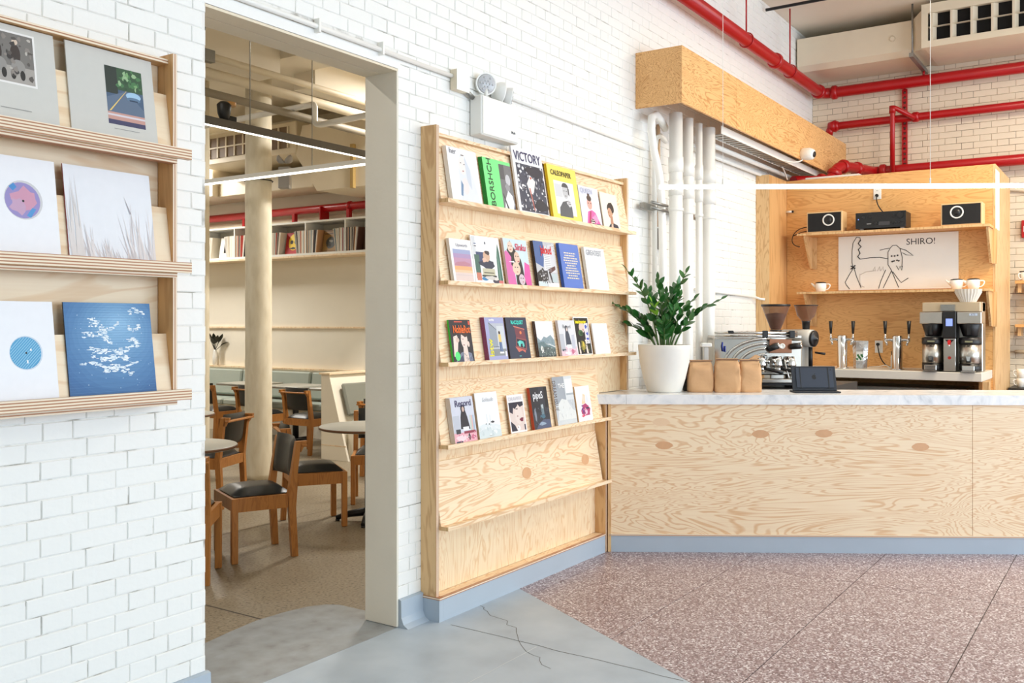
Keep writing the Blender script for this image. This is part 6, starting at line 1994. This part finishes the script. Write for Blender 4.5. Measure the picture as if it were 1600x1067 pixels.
# ceiling services of the dining room
SV = [([(3.5, 6.5, 3.83), (9.6, 6.5, 3.78)], .030, cream_metal, 'upper cream conduit running along the dining ceiling'),
      ([(3.5, 6.55, 3.70), (9.6, 6.55, 3.66)], .045, cream_metal, 'wide cream pipe running below the ceiling conduit'),
      ([(3.5, 6.62, 3.56), (9.6, 6.62, 3.50)], .035, plain('dull_grey_pipe', (150, 140, 122)), 'dull grey pipe lowest of the ceiling run in the dining room'),
      (rounded([(6.2, 10.5, 3.55), (6.2, 6.35, 3.60), (6.2, 6.35, 3.42), (6.2, 6.28, 3.40), (6.2, 5.6, 3.42)], .04), .028, white_pipe, 'white pipe with a short elbow crossing the dining ceiling')]
for pth, r, mt, lab in SV:
    tag(MB().tube(pth, r, 10).build('ceiling_pipe', mt), lab, 'pipe', 'ceiling pipes of the dining room')
eb = thing('electrical_box', 'galvanised electrical box with a grey cable on the ceiling conduit', 'electrical box', (5.0, 6.45, 3.8))
MB().box(4.96, 5.12, 6.40, 6.465, 3.74, 3.84, b=.004).build('body', galv, eb, world=True)
MB().tube(arc((5.02, 6.45, 3.84), (5.02, 6.45, 4.3), (5.5, 6.3, 4.5), 8), .012, 6).build('cable', galv, eb, world=True)
ac2 = thing('air_conditioner', 'cream ceiling unit with a square grille in the dining room', 'air conditioner', (8.7, 10.0, 3.7))
MB().box(8.62, 9.55, 9.17, 11.2, 3.80, 4.22, b=.01).build('body', cream_metal, ac2, world=True)
MB().box(8.612, 8.619, 9.30, 11.1, 3.88, 4.16).build('grille_cavity', plain('cavity_brown', (120, 96, 70)), ac2, world=True)
for k in range(11):
    MB().box(8.60, 8.6115, 9.30 + k * .175, 9.325 + k * .175, 3.88, 4.16).build('louver', cream_metal, ac2, world=True)
MB().box(8.598, 8.6115, 9.29, 11.1, 4.01, 4.03).build('grille_bar', cream_metal, ac2, world=True)
dd2 = thing('ceiling_duct', 'angular cream sheet metal duct beside the door jamb in the dining room', 'duct', (8.9, 8.2, 3.3))
MB().prism([(8.98, 4.12), (9.10, 3.75), (8.72, 3.26), (7.4, 3.26), (7.4, 4.12)], 8.55, 9.5, 'y' if False else 'x').build('duct_body', cream_metal, dd2, world=True)
MB().box(8.50, 8.549, 8.05, 8.10, 3.24, 3.78).build('support_post', plain('ochre_post', (190, 160, 100)), dd2, world=True)
dd3 = thing('ceiling_duct', 'straight cream duct along the far dining wall above the red pipe', 'duct', (9.2, 12, 3.4))
MB().box(8.95, 9.6, 11.25, 13.9, 3.42, 4.05, b=.01).build('duct_body', cream_metal, dd3, world=True)
MB().box(9.05, 9.6, 9.3, 11.24, 3.42, 3.66, b=.01).build('duct_branch', cream_metal, dd3, world=True)
ce = thing('emergency_light', 'grey emergency light box strapped to the concrete column', 'emergency light', (6.60, 7.30, 2.95))
M = Matrix.Translation((6.62, 7.28, 0)) @ Matrix.Rotation(CA, 4, 'Z')
MB().box(-.005, .11, -.04, .05, 2.94, 3.16, M=M, b=.005).build('body', plain('box_grey', (150, 146, 142)), ce, world=True)
for x in (-.01, .08):
    MB().lathe([(.02, -.03), (.05, .0), (.05, .02), (0, .022)], 16, M=M @ Matrix.Translation((x + .02, -.02, 3.23)) @ Matrix.Rotation(.9 if x < 0 else -.9, 4, 'Y')).build('lamp_head', plain('box_grey', (150, 146, 142)), ce, world=True)
stp = MB().tube([(6.505 + .142 * math.cos(t), 7.465 + .142 * math.sin(t), 3.02) for t in [2 * PI * k / 24 for k in range(25)]], .006, 6)
stp.build('strap', black_metal, ce, world=True)
# plant in a vase on the bench ledge
vs_ = thing('vase_plant', 'dark leaved plant in a white vase on the bench ledge', 'plant', (9.575, 11.98, .9255))
MB().lathe([(.03, 0), (.036, .01), (.042, .12), (.030, .22), (.026, .24)], 16).build('vase', ceramic, vs_)
dleaf = plain('dark_leaf', (36, 40, 28), rough=.5, var=.2)
for k in range(9):
    q = random.Random(k * 5)
    a = q.uniform(0, 2 * PI)
    d = Vector((math.cos(a) * .3 - .25, math.sin(a) - .2, q.uniform(.2, 1.6))).normalized()
    MB().tube([(0, 0, .22), tuple(Vector((0, 0, .24)) + d * .16)], .004, 5).build('stem', dleaf, vs_)
    M = Matrix.Translation(Vector((0, 0, .24)) + d * .14) @ d.to_track_quat('Y', 'Z').to_matrix().to_4x4()
    v, f = leaf_mesh(.17, .035)
    MB().add(v, f, None, True, M).build('leaf', dleaf, vs_)

# ------------------------------------------------------------------ added unseen lamps, fill light for dining room and bar
def fill_lamp(x, y, z, power, color, label, sx=1.2, sy=.12):
    t = thing('fill_lamp', label, 'lamp', (x, y, z))
    MB().box(-sx / 2, sx / 2, -sy / 2, sy / 2, .02, .07, b=.005).build('housing', white_plastic, t)
    MB().tube([(0, 0, .07), (0, 0, .35)], .01, 8).build('stem', white_plastic, t)
    l = area('fill_light', (x, y, z + .012), (0, 0, 0), sx, sy, power, color)
    return t


for x, y, f, lab in [(2.0, 5.0, .45, 'added unseen fill lamp over the dining entrance'), (8.2, 11.9, 1.7, 'added unseen fill lamp at the far end of the dining room'), (8.1, 5.9, 2.0, 'added unseen fill lamp behind the door jamb wall'), (3.6, 8.4, .7, 'added unseen fill lamp between the entrance and the column')]:
    fill_lamp(x, y, 4.15, DINING_FILL * f, (1.0, .965, .90), lab)
for x, y, lab in [(8.3, 0.2, 'added unseen warm fill lamp over the open end of the bar'), (8.6, -2.0, 'added unseen warm fill lamp in the corner beyond the bar')]:
    fill_lamp(x, y, 4.45, BAR_FILL, (1.0, .86, .66), lab)
